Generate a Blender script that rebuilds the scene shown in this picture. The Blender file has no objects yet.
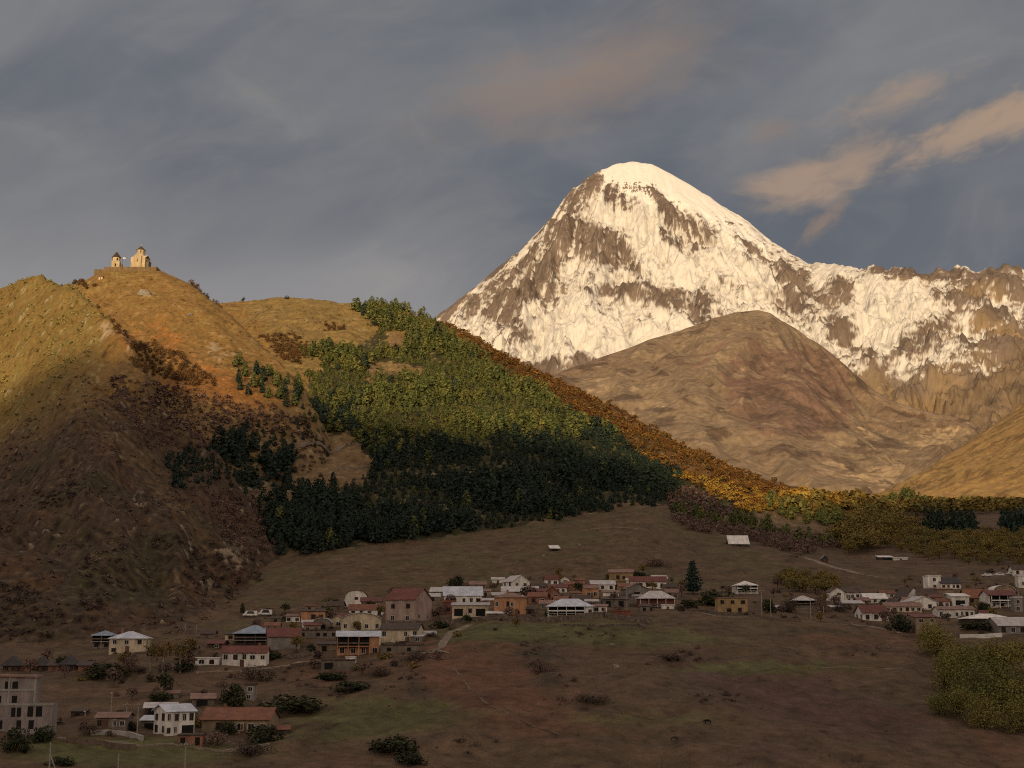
import bpy, bmesh, math, random
import numpy as np
from mathutils import Vector

# ------------------------------------------------------------------ camera, sky, sun, exposure
SC = bpy.context.scene
COL = SC.collection
F, CX, CY = 1400.0, 512.0, 384.0          # focal length in pixels of the 1024 wide picture
PITCH = math.atan(256.0 / F)
CP, SP = math.cos(PITCH), math.sin(PITCH)

cd = bpy.data.cameras.new('camera')
cd.sensor_width = 36.0
cd.lens = 36.0 * F / 1024.0
cd.clip_start, cd.clip_end = 0.5, 60000.0
cam = bpy.data.objects.new('camera', cd)
cam.rotation_euler = (math.pi / 2 + PITCH, 0, 0)
COL.objects.link(cam)
SC.camera = cam

SUN_AZ = math.radians(12.0)               # behind the camera, this far round to the left
SUN_EL = math.radians(9.0)
SUN_TO = Vector((-math.sin(SUN_AZ) * math.cos(SUN_EL), -math.cos(SUN_AZ) * math.cos(SUN_EL), math.sin(SUN_EL)))
sl = bpy.data.lights.new('sun', 'SUN')
sl.energy = 2.8
sl.angle = math.radians(0.6)
sl.color = (1.0, 0.735, 0.40)
so = bpy.data.objects.new('sun', sl)
so.rotation_euler = SUN_TO.to_track_quat('Z', 'Y').to_euler()
so.location = (0, 0, 3000)
COL.objects.link(so)

vs = SC.view_settings
vs.view_transform = 'Standard'
vs.look = 'None'
vs.exposure = 0.36
vs.gamma = 1.0
vs.use_curve_mapping = False
SC.cycles.filter_width = 1.1
SC.cycles.use_denoising = False
SC.cycles.max_bounces = 4
SC.cycles.diffuse_bounces = 2
SC.cycles.transparent_max_bounces = 4

SKY_STRENGTH = 0.10
W = bpy.data.worlds.new('World')
SC.world = W
W.use_nodes = True
WN, WL = W.node_tree.nodes, W.node_tree.links
WN.clear()


class NT:
    """small helper that writes shader math as calls"""
    def __init__(self, tree):
        self.t, self.n, self.l = tree, tree.nodes, tree.links

    def sock(self, node, i, v):
        if v is None:
            return
        if hasattr(v, 'is_output'):
            self.l.new(v, node.inputs[i])
        else:
            if hasattr(node.inputs[i].default_value, '__len__') and len(node.inputs[i].default_value) == 4 and len(v) == 3:
                v = (*v, 1.0)
            node.inputs[i].default_value = v

    def m(self, op, a, b=None, c=None, clamp=False):
        n = self.n.new('ShaderNodeMath')
        n.operation, n.use_clamp = op, clamp
        for i, v in enumerate((a, b, c)):
            self.sock(n, i, v)
        return n.outputs[0]

    def xyz(self, a, b, c):
        n = self.n.new('ShaderNodeCombineXYZ')
        for i, v in enumerate((a, b, c)):
            self.sock(n, i, v)
        return n.outputs[0]

    def noise(self, vec, scale, detail=6, rough=0.55, dist=0.0):
        n = self.n.new('ShaderNodeTexNoise')
        self.sock(n, 'Vector', vec)
        n.inputs['Scale'].default_value = scale
        n.inputs['Detail'].default_value = detail
        n.inputs['Roughness'].default_value = rough
        n.inputs['Distortion'].default_value = dist
        return n.outputs[0]

    def step(self, v, lo, hi, a=0.0, b=1.0):
        n = self.n.new('ShaderNodeMapRange')
        n.interpolation_type = 'SMOOTHSTEP'
        self.sock(n, 0, v)
        for i, x in enumerate((lo, hi, a, b)):
            n.inputs[i + 1].default_value = x
        return n.outputs[0]

    def mix(self, f, a, b, blend='MIX'):
        n = self.n.new('ShaderNodeMix')
        n.data_type, n.blend_type = 'RGBA', blend
        n.clamp_factor = True
        self.sock(n, 0, f)
        self.sock(n, 6, a)
        self.sock(n, 7, b)
        return n.outputs[2]


def build_sky():
    T = NT(W.node_tree)
    sky = WN.new('ShaderNodeTexSky')
    sky.sky_type = 'NISHITA'
    sky.sun_disc = False
    sky.sun_elevation = SUN_EL
    sky.sun_rotation = math.atan2(SUN_TO.x, SUN_TO.y) % (2 * math.pi)
    sky.altitude = 1750
    sky.air_density, sky.dust_density, sky.ozone_density = 1.0, 1.2, 1.5
    tc = WN.new('ShaderNodeTexCoord')
    sep = WN.new('ShaderNodeSeparateXYZ')
    WL.new(tc.outputs['Generated'], sep.inputs[0])
    x, y, z = sep.outputs
    yy = T.m('MAXIMUM', T.m('ABSOLUTE', y), 0.08)
    a, e = T.m('DIVIDE', x, yy), T.m('DIVIDE', z, yy)
    k = 1.0 / SKY_STRENGTH

    def lin(c):
        return tuple(((v / 255.0 + 0.055) / 1.055) ** 2.4 * k if v > 10 else v / 255 / 12.92 * k for v in c)

    def vec(ang, sx, sy, w=0.0):
        c, s = math.cos(math.radians(ang)), math.sin(math.radians(ang))
        u = T.m('ADD', T.m('MULTIPLY', a, c * sx), T.m('MULTIPLY', e, s * sx))
        v = T.m('ADD', T.m('MULTIPLY', a, -s * sy), T.m('MULTIPLY', e, c * sy))
        return T.xyz(u, v, w)

    # high grey veil, thicker where the broad noise is high
    broad = T.noise(vec(18, 1.0, 2.2), 3.2, 5, 0.5, 0.4)
    streak = T.noise(vec(30, 1.0, 2.1, 3.1), 3.4, 7, 0.56, 1.1)
    wisps = T.noise(vec(20, 1.0, 1.8, 7.7), 9.0, 7, 0.56, 1.2)
    veil = T.mix(T.step(broad, 0.34, 0.66), lin((86, 91, 99)), lin((107, 109, 113)))
    veil = T.mix(T.m('MULTIPLY', T.step(streak, 0.34, 0.92), 0.30), veil, lin((126, 124, 124)))
    veil = T.mix(T.m('MULTIPLY', T.step(wisps, 0.44, 0.82), 0.34), veil, lin((126, 124, 123)))
    # paler towards the skyline on the left
    low = T.m('MULTIPLY', T.step(e, 0.36, 0.20), T.step(a, 0.05, -0.10))
    veil = T.mix(T.m('MULTIPLY', low, 0.78), veil, lin((138, 135, 135)))

    def blob(ca, ce, ra, re, ang, seed, lo, hi):
        """one cloud, an uneven soft patch round a direction"""
        c, s = math.cos(math.radians(ang)), math.sin(math.radians(ang))
        da, de = T.m('SUBTRACT', a, ca), T.m('SUBTRACT', e, ce)
        u = T.m('DIVIDE', T.m('ADD', T.m('MULTIPLY', da, c), T.m('MULTIPLY', de, s)), ra)
        v = T.m('DIVIDE', T.m('ADD', T.m('MULTIPLY', da, -s), T.m('MULTIPLY', de, c)), re)
        r = T.m('SQRT', T.m('ADD', T.m('MULTIPLY', u, u), T.m('MULTIPLY', v, v)))
        n = T.noise(T.xyz(T.m('MULTIPLY', u, 1.3 * ra / re / 2.2), T.m('MULTIPLY', v, 1.3), seed), 1.0, 8, 0.58, 0.5)
        d = T.m('SUBTRACT', T.m('ADD', T.m('MULTIPLY', n, 1.75), 0.10), r)
        return T.step(d, lo, hi)

    def px(x_, y_):
        A, E = ae(x_, y_)
        return float(A), float(E)

    warm1, warm2 = lin((128, 111, 100)), lin((150, 129, 112))
    out = veil
    for (X, Y, rx, ry, ang, seed, lo, hi, col, amt) in (
            (565, 84, 0.125, 0.040, 12, 2.0, -0.3, 1.2, warm1, 0.75),
            (655, 40, 0.070, 0.034, 28, 5.0, -0.3, 1.2, warm1, 0.50),
            (900, 96, 0.062, 0.016, 22, 9.0, -0.25, 1.1, warm2, 0.62),
            (800, 184, 0.055, 0.024, 8, 14.0, -0.15, 0.8, warm2, 0.85),
            (856, 160, 0.040, 0.020, 30, 24.0, -0.25, 1.0, warm2, 0.75),
            (968, 132, 0.075, 0.018, 22, 19.0, -0.15, 0.8, warm2, 0.9),
            (1035, 108, 0.060, 0.022, 24, 29.0, -0.15, 0.8, warm2, 0.9),
            (822, 224, 0.034, 0.010, 42, 31.0, 0.0, 1.0, warm1, 0.75),
            (775, 130, 0.030, 0.018, 15, 41.0, 0.0, 1.0, warm1, 0.45),
            (265, 100, 0.060, 0.020, -38, 47.0, 0.0, 1.2, lin((120, 118, 116)), 0.55),
            (380, 275, 0.075, 0.030, 8, 53.0, 0.0, 1.2, lin((136, 132, 130)), 0.60)):
        A, E = px(X, Y)
        f = T.m('MULTIPLY', blob(A, E, rx, ry, ang, seed, lo, hi), amt)
        out = T.mix(f, out, col)
    # unseen bright cloud overhead and east, with a glow, added to fill the shade
    west = T.step(y, -0.05, 0.45)
    fill_cloud = T.noise(vec(10, 0.6, 0.9, 5.5), 2.0, 5, 0.5, 0.3)
    lit = T.mix(T.step(fill_cloud, 0.35, 0.7), lin((158, 146, 136)), lin((214, 190, 166)))
    lit = T.mix(0.72, sky.outputs[0], lit)
    glow = T.m('MULTIPLY', T.step(y, 0.0, -0.75), T.step(z, 0.75, 0.15))
    lit = T.mix(T.m('MULTIPLY', glow, 0.5), lit, tuple(c * 2.3 for c in lin((214, 190, 166))))
    cover = T.m('MULTIPLY', west, T.step(z, 0.62, 0.42))
    fin = T.mix(cover, lit, out)
    bg = WN.new('ShaderNodeBackground')
    bg.inputs[1].default_value = SKY_STRENGTH
    WL.new(fin, bg.inputs[0])
    wo = WN.new('ShaderNodeOutputWorld')
    WL.new(bg.outputs[0], wo.inputs[0])


def ae(px, py):
    """direction of a picture point: tangent of azimuth and of elevation, per metre forward"""
    px, py = np.asarray(px, float), np.asarray(py, float)
    v = (CY - py) / F
    fy = CP - v * SP
    return (px - CX) / F / fy, (SP + v * CP) / fy


def pix(a, e):
    dep = CP + e * SP
    return CX + F * a / dep, CY - F * (e * CP - SP) / dep


build_sky()

# ------------------------------------------------------------------ noise
def _h(ix, iy, seed):
    h = (ix.astype(np.int64) * 374761393 + iy.astype(np.int64) * 668265263 + seed * 974711) & 0xffffffff
    h = ((h ^ (h >> 13)) * 1274126177) & 0xffffffff
    h = ((h ^ (h >> 16)) * 2246822519) & 0xffffffff
    return ((h ^ (h >> 15)) & 0xffffff) / float(0xffffff)


def gn(x, y, seed=0):
    ix, iy = np.floor(x), np.floor(y)
    fx, fy = x - ix, y - iy
    ux, uy = fx * fx * fx * (fx * (fx * 6 - 15) + 10), fy * fy * fy * (fy * (fy * 6 - 15) + 10)

    def g(ox, oy):
        t = _h(ix + ox, iy + oy, seed) * 2 * np.pi
        return np.cos(t) * (fx - ox) + np.sin(t) * (fy - oy)
    n0 = g(0, 0) * (1 - ux) + g(1, 0) * ux
    n1 = g(0, 1) * (1 - ux) + g(1, 1) * ux
    return (n0 * (1 - uy) + n1 * uy) * 1.5


def fbm(x, y, o=5, seed=0, gain=0.5, lac=2.03):
    s, amp = 0.0, 1.0
    for i in range(o):
        s = s + amp * gn(x, y, seed + i * 17)
        x, y, amp = x * lac + 13.7, y * lac - 7.1, amp * gain
    return s


def ridged(x, y, o=5, seed=0, gain=0.5, lac=2.03):
    """0..1ish, sharp crests at 1"""
    s, amp, tot = 0.0, 1.0, 0.0
    for i in range(o):
        s = s + amp * (1 - np.abs(gn(x, y, seed + i * 17)) * 1.6)
        tot += amp
        x, y, amp = x * lac + 3.7, y * lac - 9.1, amp * gain
    return s / tot


def sst(v, lo, hi):
    t = np.clip((v - lo) / (hi - lo), 0, 1)
    return t * t * (3 - 2 * t)


def blur(A, sig, axis):
    if sig <= 0:
        return A
    r = int(sig * 3) + 1
    k = np.exp(-0.5 * (np.arange(-r, r + 1) / sig) ** 2)
    k /= k.sum()
    A = np.moveaxis(A, axis, 0)
    P = np.concatenate([np.repeat(A[:1], r, 0), A, np.repeat(A[-1:], r, 0)], 0)
    out = sum(k[i] * P[i:i + A.shape[0]] for i in range(2 * r + 1))
    return np.moveaxis(out, 0, axis)


def inpoly(px, py, poly):
    r = np.zeros(np.shape(px), bool)
    n = len(poly)
    for i in range(n):
        x0, y0 = poly[i]
        x1, y1 = poly[(i + 1) % n]
        if y0 == y1:
            continue
        c = ((y0 > py) != (y1 > py)) & (px < (x1 - x0) * (py - y0) / (y1 - y0) + x0)
        r ^= c
    return r


def blobs(px, py, lst):
    """sum of soft ellipses (cx, cy, rx, ry, angle in degrees, weight)"""
    s = np.zeros(np.shape(px))
    for cx, cy, rx, ry, ang, wt in lst:
        c, n = math.cos(math.radians(ang)), math.sin(math.radians(ang))
        dx, dy = px - cx, -(py - cy)
        u, v = (dx * c + dy * n) / rx, (-dx * n + dy * c) / ry
        s = s + wt * np.exp(-(u * u + v * v))
    return s


# ------------------------------------------------------------------ landforms
def curve(pts, av, sm=0.0):
    """a line of the land given by points (px, py, distance): height and distance for every azimuth"""
    P = np.array(pts, float)
    a, e = ae(P[:, 0], P[:, 1])
    o = np.argsort(a)
    Y = np.interp(av, a[o], P[o, 2])
    ee = np.interp(av, a[o], e[o])
    if sm:
        Y = blur(Y, sm, 0)
        ee = blur(ee, sm, 0)
    return Y, ee * Y


def loft(curves, Yv):
    """heights on the (distance, azimuth) grid through several lines of the land, ordered near to far"""
    nr, nc = len(Yv), len(curves[0][0])
    Z = np.empty((nr, nc))
    Yk = np.array([c[0] for c in curves])
    Zk = np.array([c[1] for c in curves])
    for j in range(nc):
        yk = np.maximum.accumulate(Yk[:, j] + np.arange(len(curves)) * 1e-3)
        Z[:, j] = np.interp(Yv, yk, Zk[:, j])
    return Z


def flat(Y, z, av):
    return np.full(len(av), float(Y)), np.full(len(av), float(z))


def grid_mesh(name, X, Y, Z, mat, attrs=None, flip=False):
    nr, nc = X.shape
    co = np.stack([X, Y, Z], -1).reshape(-1, 3).astype(np.float32)
    i = np.arange(nr * nc).reshape(nr, nc)
    q = np.stack([i[:-1, :-1], i[:-1, 1:], i[1:, 1:], i[1:, :-1]], -1).reshape(-1, 4)
    if flip:
        q = q[:, ::-1]
    return raw_mesh(name, co, q, mat, attrs, smooth=True)


def raw_mesh(name, co, q, mat, attrs=None, smooth=False, mats=None, midx=None):
    k = q.shape[1]
    me = bpy.data.meshes.new(name)
    me.vertices.add(len(co))
    me.vertices.foreach_set('co', np.ascontiguousarray(co, np.float32).ravel())
    me.loops.add(q.size)
    me.loops.foreach_set('vertex_index', np.ascontiguousarray(q, np.int32).ravel())
    me.polygons.add(len(q))
    me.polygons.foreach_set('loop_start', np.arange(0, q.size, k, dtype=np.int32))
    me.polygons.foreach_set('loop_total', np.full(len(q), k, np.int32))
    if smooth:
        me.polygons.foreach_set('use_smooth', np.ones(len(q), bool))
    for m in (mats or [mat]):
        me.materials.append(m)
    if midx is not None:
        me.polygons.foreach_set('material_index', np.ascontiguousarray(midx, np.int32))
    for an, (kind, arr) in (attrs or {}).items():
        if kind == 'C':
            at = me.attributes.new(an, 'FLOAT_COLOR', 'POINT')
            c4 = np.ones((len(co), 4), np.float32)
            c4[:, :3] = arr.reshape(-1, 3)
            at.data.foreach_set('color', c4.ravel())
        else:
            at = me.attributes.new(an, 'FLOAT', 'POINT')
            at.data.foreach_set('value', arr.astype(np.float32).ravel())
    me.update(calc_edges=True)
    ob = bpy.data.objects.new(name, me)
    COL.objects.link(ob)
    return ob


def land_material(name, fine=0.35, scale=0.25, bump=0.5, bdist=1.0, rough=0.95):
    m = bpy.data.materials.new(name)
    m.use_nodes = True
    T = NT(m.node_tree)
    b = T.n['Principled BSDF']
    b.inputs['Roughness'].default_value = rough
    b.inputs['Specular IOR Level'].default_value = 0.15
    at = T.n.new('ShaderNodeAttribute')
    at.attribute_name = 'ground_colour'
    tc = T.n.new('ShaderNodeTexCoord')
    n1 = T.noise(tc.outputs['Object'], scale, 8, 0.65)
    n2 = T.noise(tc.outputs['Object'], scale * 5.3, 5, 0.6)
    v = T.m('ADD', T.m('MULTIPLY', T.m('SUBTRACT', n1, 0.5), 2.4 * fine), T.m('MULTIPLY', T.m('SUBTRACT', n2, 0.5), 1.6 * fine))
    v = T.m('MAXIMUM', T.m('ADD', v, 1.0), 0.15)
    cc = T.n.new('ShaderNodeVectorMath')
    cc.operation = 'SCALE'
    T.l.new(at.outputs['Color'], cc.inputs[0])
    T.l.new(v, cc.inputs['Scale'])
    T.l.new(cc.outputs[0], b.inputs['Base Color'])
    bp = T.n.new('ShaderNodeBump')
    bp.inputs['Strength'].default_value = bump
    bp.inputs['Distance'].default_value = bdist
    T.l.new(T.m('ADD', n1, T.m('MULTIPLY', n2, 0.4)), bp.inputs['Height'])
    T.l.new(bp.outputs[0], b.inputs['Normal'])
    return m


def kind(o, k):
    o['kind'] = k
    return o


def lerp(A, B, f):
    return A + (np.asarray(B, float) - A) * f[..., None]


# ---------------- the near land: river slope, village terrace, church hill, forest hill
AV = np.unique(np.concatenate([np.linspace(-0.60, -0.40, 60), np.linspace(-0.40, 0.40, 1060), np.linspace(0.40, 0.60, 60)]))
YV = np.unique(np.concatenate([np.linspace(90, 235, 24), np.geomspace(235, 1650, 900), np.geomspace(1650, 2700, 60)]))
AG, YG = np.meshgrid(AV, YV)
XG = AG * YG


def near_land():
    G = [flat(90, -42, AV), flat(185, -40, AV),
         curve([(-300, 775, 240), (0, 772, 245), (250, 772, 255), (500, 772, 262), (800, 772, 270), (1024, 772, 280), (1300, 772, 280)], AV, 20),
         curve([(-300, 705, 320), (0, 720, 300), (150, 728, 298), (250, 728, 300), (330, 715, 315), (450, 700, 322), (620, 690, 335), (800, 690, 345), (1024, 700, 345), (1300, 700, 340)], AV, 15),
         curve([(-300, 660, 395), (0, 664, 380), (150, 664, 380), (250, 662, 385), (330, 656, 392), (430, 646, 402), (500, 627, 424), (620, 622, 432), (760, 615, 440), (900, 632, 430), (1024, 641, 420), (1300, 650, 410)], AV, 12),
         curve([(-300, 640, 450), (0, 648, 440), (100, 645, 450), (200, 628, 475), (280, 610, 535), (350, 602, 555), (450, 588, 590), (550, 578, 610), (640, 575, 620), (690, 585, 610), (760, 585, 610), (830, 590, 600), (930, 580, 620), (1024, 566, 660), (1300, 560, 680)], AV, 12),
         curve([(-300, 630, 470), (0, 638, 465), (120, 634, 475), (190, 620, 500), (230, 603, 555), (270, 560, 680), (330, 551, 690), (400, 546, 700), (500, 531, 750), (640, 507, 800), (700, 526, 790), (760, 534, 790), (850, 548, 790), (940, 540, 860), (1024, 532, 950), (1300, 530, 950)], AV, 10),
         curve([(-300, 590, 1500), (500, 520, 1500), (760, 512, 1500), (860, 505, 1500), (940, 508, 1500), (1024, 508, 1500), (1300, 505, 1500)], AV, 10),
         curve([(-300, 590, 2700), (700, 512, 2700), (1024, 512, 2700), (1300, 512, 2700)], AV, 10)]
    zg = loft(G, YV)
    # the spur on the left whose crest runs down towards the village
    A1 = [flat(90, -200, AV), flat(380, -60, AV),
          curve([(-300, 640, 440), (0, 650, 440), (100, 643, 450), (180, 633, 475), (220, 610, 535), (245, 590, 600), (262, 566, 670), (285, 545, 720), (330, 600, 720), (1300, 640, 720)], AV, 5),
          curve([(-300, 500, 600), (0, 520, 580), (100, 530, 570), (170, 545, 575), (215, 565, 610), (245, 560, 650), (262, 545, 690), (285, 560, 740), (330, 620, 740), (1300, 680, 740)], AV, 8),
          curve([(-300, 440, 860), (0, 434, 850), (38, 390, 856), (76, 350, 862), (96, 352, 850), (120, 390, 800), (150, 430, 750), (200, 480, 715), (240, 520, 705), (262, 540, 705), (285, 575, 760), (330, 640, 760), (1300, 690, 760)], AV, 6),
          curve([(-300, 345, 1060), (-100, 308, 1060), (-40, 296, 1050), (0, 284, 1040), (20, 277, 1020), (40, 274, 1000), (60, 277, 970), (78, 284, 945), (92, 293, 920), (108, 312, 890), (125, 338, 865), (150, 378, 830), (170, 405, 810), (200, 438, 780), (230, 474, 750), (255, 512, 730), (270, 545, 720), (290, 590, 770), (330, 660, 770), (1300, 700, 770)], AV, 2),
          curve([(-300, 380, 1160), (0, 330, 1150), (60, 330, 1080), (110, 370, 1000), (170, 450, 930), (230, 510, 880), (270, 570, 850), (330, 690, 850), (1300, 720, 850)], AV, 3),
          flat(1400, -50, AV), flat(2700, -300, AV)]
    za = loft(A1, YV)
    # the hill that carries the church
    A2 = [flat(90, -200, AV), flat(560, -60, AV),
          curve([(-300, 420, 880), (0, 430, 860), (100, 440, 830), (180, 470, 790), (240, 505, 770), (280, 520, 790), (320, 560, 800), (400, 640, 800), (1300, 700, 800)], AV, 10),
          curve([(-300, 350, 1060), (0, 345, 1060), (100, 330, 1060), (180, 345, 1040), (230, 372, 1000), (270, 400, 950), (300, 425, 915), (330, 470, 890), (400, 600, 890), (1300, 700, 890)], AV, 8),
          curve([(-300, 330, 1200), (-60, 315, 1200), (20, 300, 1200), (60, 290, 1200), (84, 281, 1200), (96, 273, 1200), (106, 269, 1200), (160, 269, 1200), (172, 274, 1195), (192, 284, 1185), (212, 299, 1165), (232, 316, 1140), (256, 339, 1100), (280, 362, 1060), (300, 384, 1020), (318, 410, 980), (350, 480, 960), (400, 600, 960), (1300, 700, 960)], AV, 2),
          curve([(-300, 330, 1260), (-60, 320, 1260), (20, 300, 1260), (60, 290, 1250), (106, 272, 1235), (160, 272, 1235), (192, 288, 1230), (256, 350, 1180), (318, 430, 1060), (400, 640, 1050), (1300, 720, 1050)], AV, 3),
          flat(1650, 20, AV), flat(2700, -300, AV)]
    zb = loft(A2, YV)
    # the forest hill
    B = [flat(90, -250, AV), flat(600, -60, AV),
         curve([(-300, 560, 760), (240, 560, 700), (270, 562, 680), (330, 553, 690), (400, 548, 700), (500, 533, 750), (640, 508, 800), (700, 520, 800), (760, 528, 800), (850, 540, 880), (900, 540, 960), (1000, 560, 1000), (1300, 620, 1000)], AV, 8),
         curve([(-300, 400, 1000), (250, 420, 1000), (350, 430, 1000), (450, 430, 1000), (550, 450, 990), (650, 475, 980), (720, 498, 970), (790, 515, 965), (850, 525, 965), (900, 532, 1000), (1000, 570, 1050), (1300, 640, 1050)], AV, 12),
         curve([(-300, 330, 1300), (250, 335, 1300), (310, 336, 1290), (380, 345, 1280), (450, 360, 1270), (550, 402, 1210), (650, 446, 1130), (720, 475, 1080), (790, 500, 1030), (850, 512, 1010), (900, 524, 1020), (1000, 580, 1100), (1300, 650, 1100)], AV, 10),
         curve([(-300, 330, 1550), (120, 312, 1500), (200, 303, 1500), (240, 301, 1500), (262, 300, 1490), (280, 297, 1485), (305, 297, 1480), (330, 300, 1470), (355, 303, 1460), (380, 307, 1450), (410, 311, 1445), (435, 318, 1440), (470, 334, 1420), (500, 351, 1390), (530, 366, 1360), (560, 379, 1330), (600, 400, 1290), (650, 426, 1240), (700, 451, 1190), (740, 470, 1150), (780, 486, 1110), (830, 497, 1070), (865, 505, 1050), (900, 522, 1050), (1000, 590, 1150), (1300, 660, 1150)], AV, 2),
         curve([(-300, 340, 1700), (240, 310, 1620), (380, 320, 1580), (435, 332, 1570), (500, 370, 1500), (600, 425, 1400), (700, 475, 1290), (780, 505, 1200), (865, 520, 1130), (900, 540, 1130), (1000, 600, 1250), (1300, 670, 1250)], AV, 3),
         flat(2200, 20, AV), flat(2700, -300, AV)]
    zf = loft(B, YV)
    for z, s in ((za, 4), (zb, 4), (zf, 5)):
        z[:] = blur(z, s, 0)
    zg = blur(zg, 9, 0)
    # relief
    n_big = fbm(XG / 130.0, YG / 130.0, 3, 5)
    n_mid = fbm(XG / 38.0, YG / 38.0, 4, 11)
    n_sml = fbm(XG / 9.0, YG / 9.0, 3, 23)
    w1 = XG + 20 * n_big
    gul_a = ridged((w1 * 0.92 + YG * 0.38) / 62.0, (YG * 0.92 - w1 * 0.38) / 300.0, 4, 31)
    gul_b = ridged((w1 * 0.92 + YG * 0.30) / 95.0, (YG * 0.95 - w1 * 0.3) / 420.0, 3, 37)
    za = za + 3.5 * n_mid + 1.0 * n_sml + 19.0 * (gul_a - 0.62) * sst(YG, 470, 560) * (1 - 0.7 * sst(YG, 900, 960))
    zb = zb + (2.0 * n_mid + 0.7 * n_sml + 6.0 * (gul_b - 0.62)) * (1 - 0.85 * sst(YG, 1150, 1190)) 
    zf = zf + 2.5 * n_mid + 0.8 * n_sml + 9.0 * (gul_b - 0.62) * (1 - 0.8 * sst(YG, 1350, 1420))
    gul_g = ridged((w1 * 0.96 - YG * 0.28) / 30.0, (YG + 0.3 * w1) / 150.0, 4, 41)
    zg = zg + 2.2 * (gul_g - 0.62) * sst(YG, 230, 280) * (1 - sst(YG, 395, 430)) - 0.5 * np.abs(np.sin(YG / 7.0 + 2 * n_big)) ** 6 * sst(YG, 240, 280) * (1 - sst(YG, 380, 410))
    zg = zg + 1.2 * n_big + 0.9 * n_mid * sst(YG, 230, 300) + 0.22 * n_sml
    k = 16.0
    d = np.clip(0.5 + 0.5 * (za - zb) / k, 0, 1)
    zu = np.maximum(zb * (1 - d) + za * d + k * d * (1 - d) * (1 - sst(YG, 930, 1010)), zf)
    # soft meeting of hill and valley
    k = 5.0
    d = np.clip(0.5 + 0.5 * (zu - zg) / k, 0, 1)
    Z = zg * (1 - d) + zu * d + k * d * (1 - d)

    own = np.argmax(np.stack([zg, za, zb, zf]), 0)
    return Z, own


ZG, OWN = near_land()
EG = ZG / YG
PX, PY = pix(AG, EG)
VIS = EG >= np.maximum.accumulate(EG, 0) - 0.0008


def ground_z(x, y):
    """height of the near land under a point"""
    a = x / y
    j = min(max(int(np.searchsorted(AV, a)) - 1, 0), len(AV) - 2)
    i = min(max(int(np.searchsorted(YV, y)) - 1, 0), len(YV) - 2)
    fa = (a - AV[j]) / (AV[j + 1] - AV[j])
    fy = (y - YV[i]) / (YV[i + 1] - YV[i])
    return float((ZG[i, j] * (1 - fa) + ZG[i, j + 1] * fa) * (1 - fy) + (ZG[i + 1, j] * (1 - fa) + ZG[i + 1, j + 1] * fa) * fy)


def spot(px, py):
    """where the near land is met in the direction of a picture point"""
    a, e = ae(px, py)
    j = min(max(int(np.searchsorted(AV, float(a))) - 1, 0), len(AV) - 2)
    f = (a - AV[j]) / (AV[j + 1] - AV[j])
    col = (ZG[:, j] * (1 - f) + ZG[:, j + 1] * f) / YV
    hit = np.nonzero(col >= e)[0]
    i = int(hit[0]) if len(hit) else int(np.argmax(col))
    if i > 0 and len(hit):
        t = (e - col[i - 1]) / (col[i] - col[i - 1])
        Y = YV[i - 1] + t * (YV[i] - YV[i - 1])
    else:
        Y = YV[i]
    return Vector((float(a * Y), float(Y), ground_z(float(a * Y), float(Y))))
# ---------------- colours of the near land (bare ground, grass, rock)
CLEARINGS = [[(366, 366), (385, 360), (425, 368), (428, 380), (395, 378), (365, 382)], [(276, 440), (300, 430), (350, 434), (376, 466), (362, 486), (296, 490), (276, 470)],
             [(262, 492), (300, 492), (300, 503), (262, 503)], [(395, 330), (412, 336), (405, 350), (380, 352)]]


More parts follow.
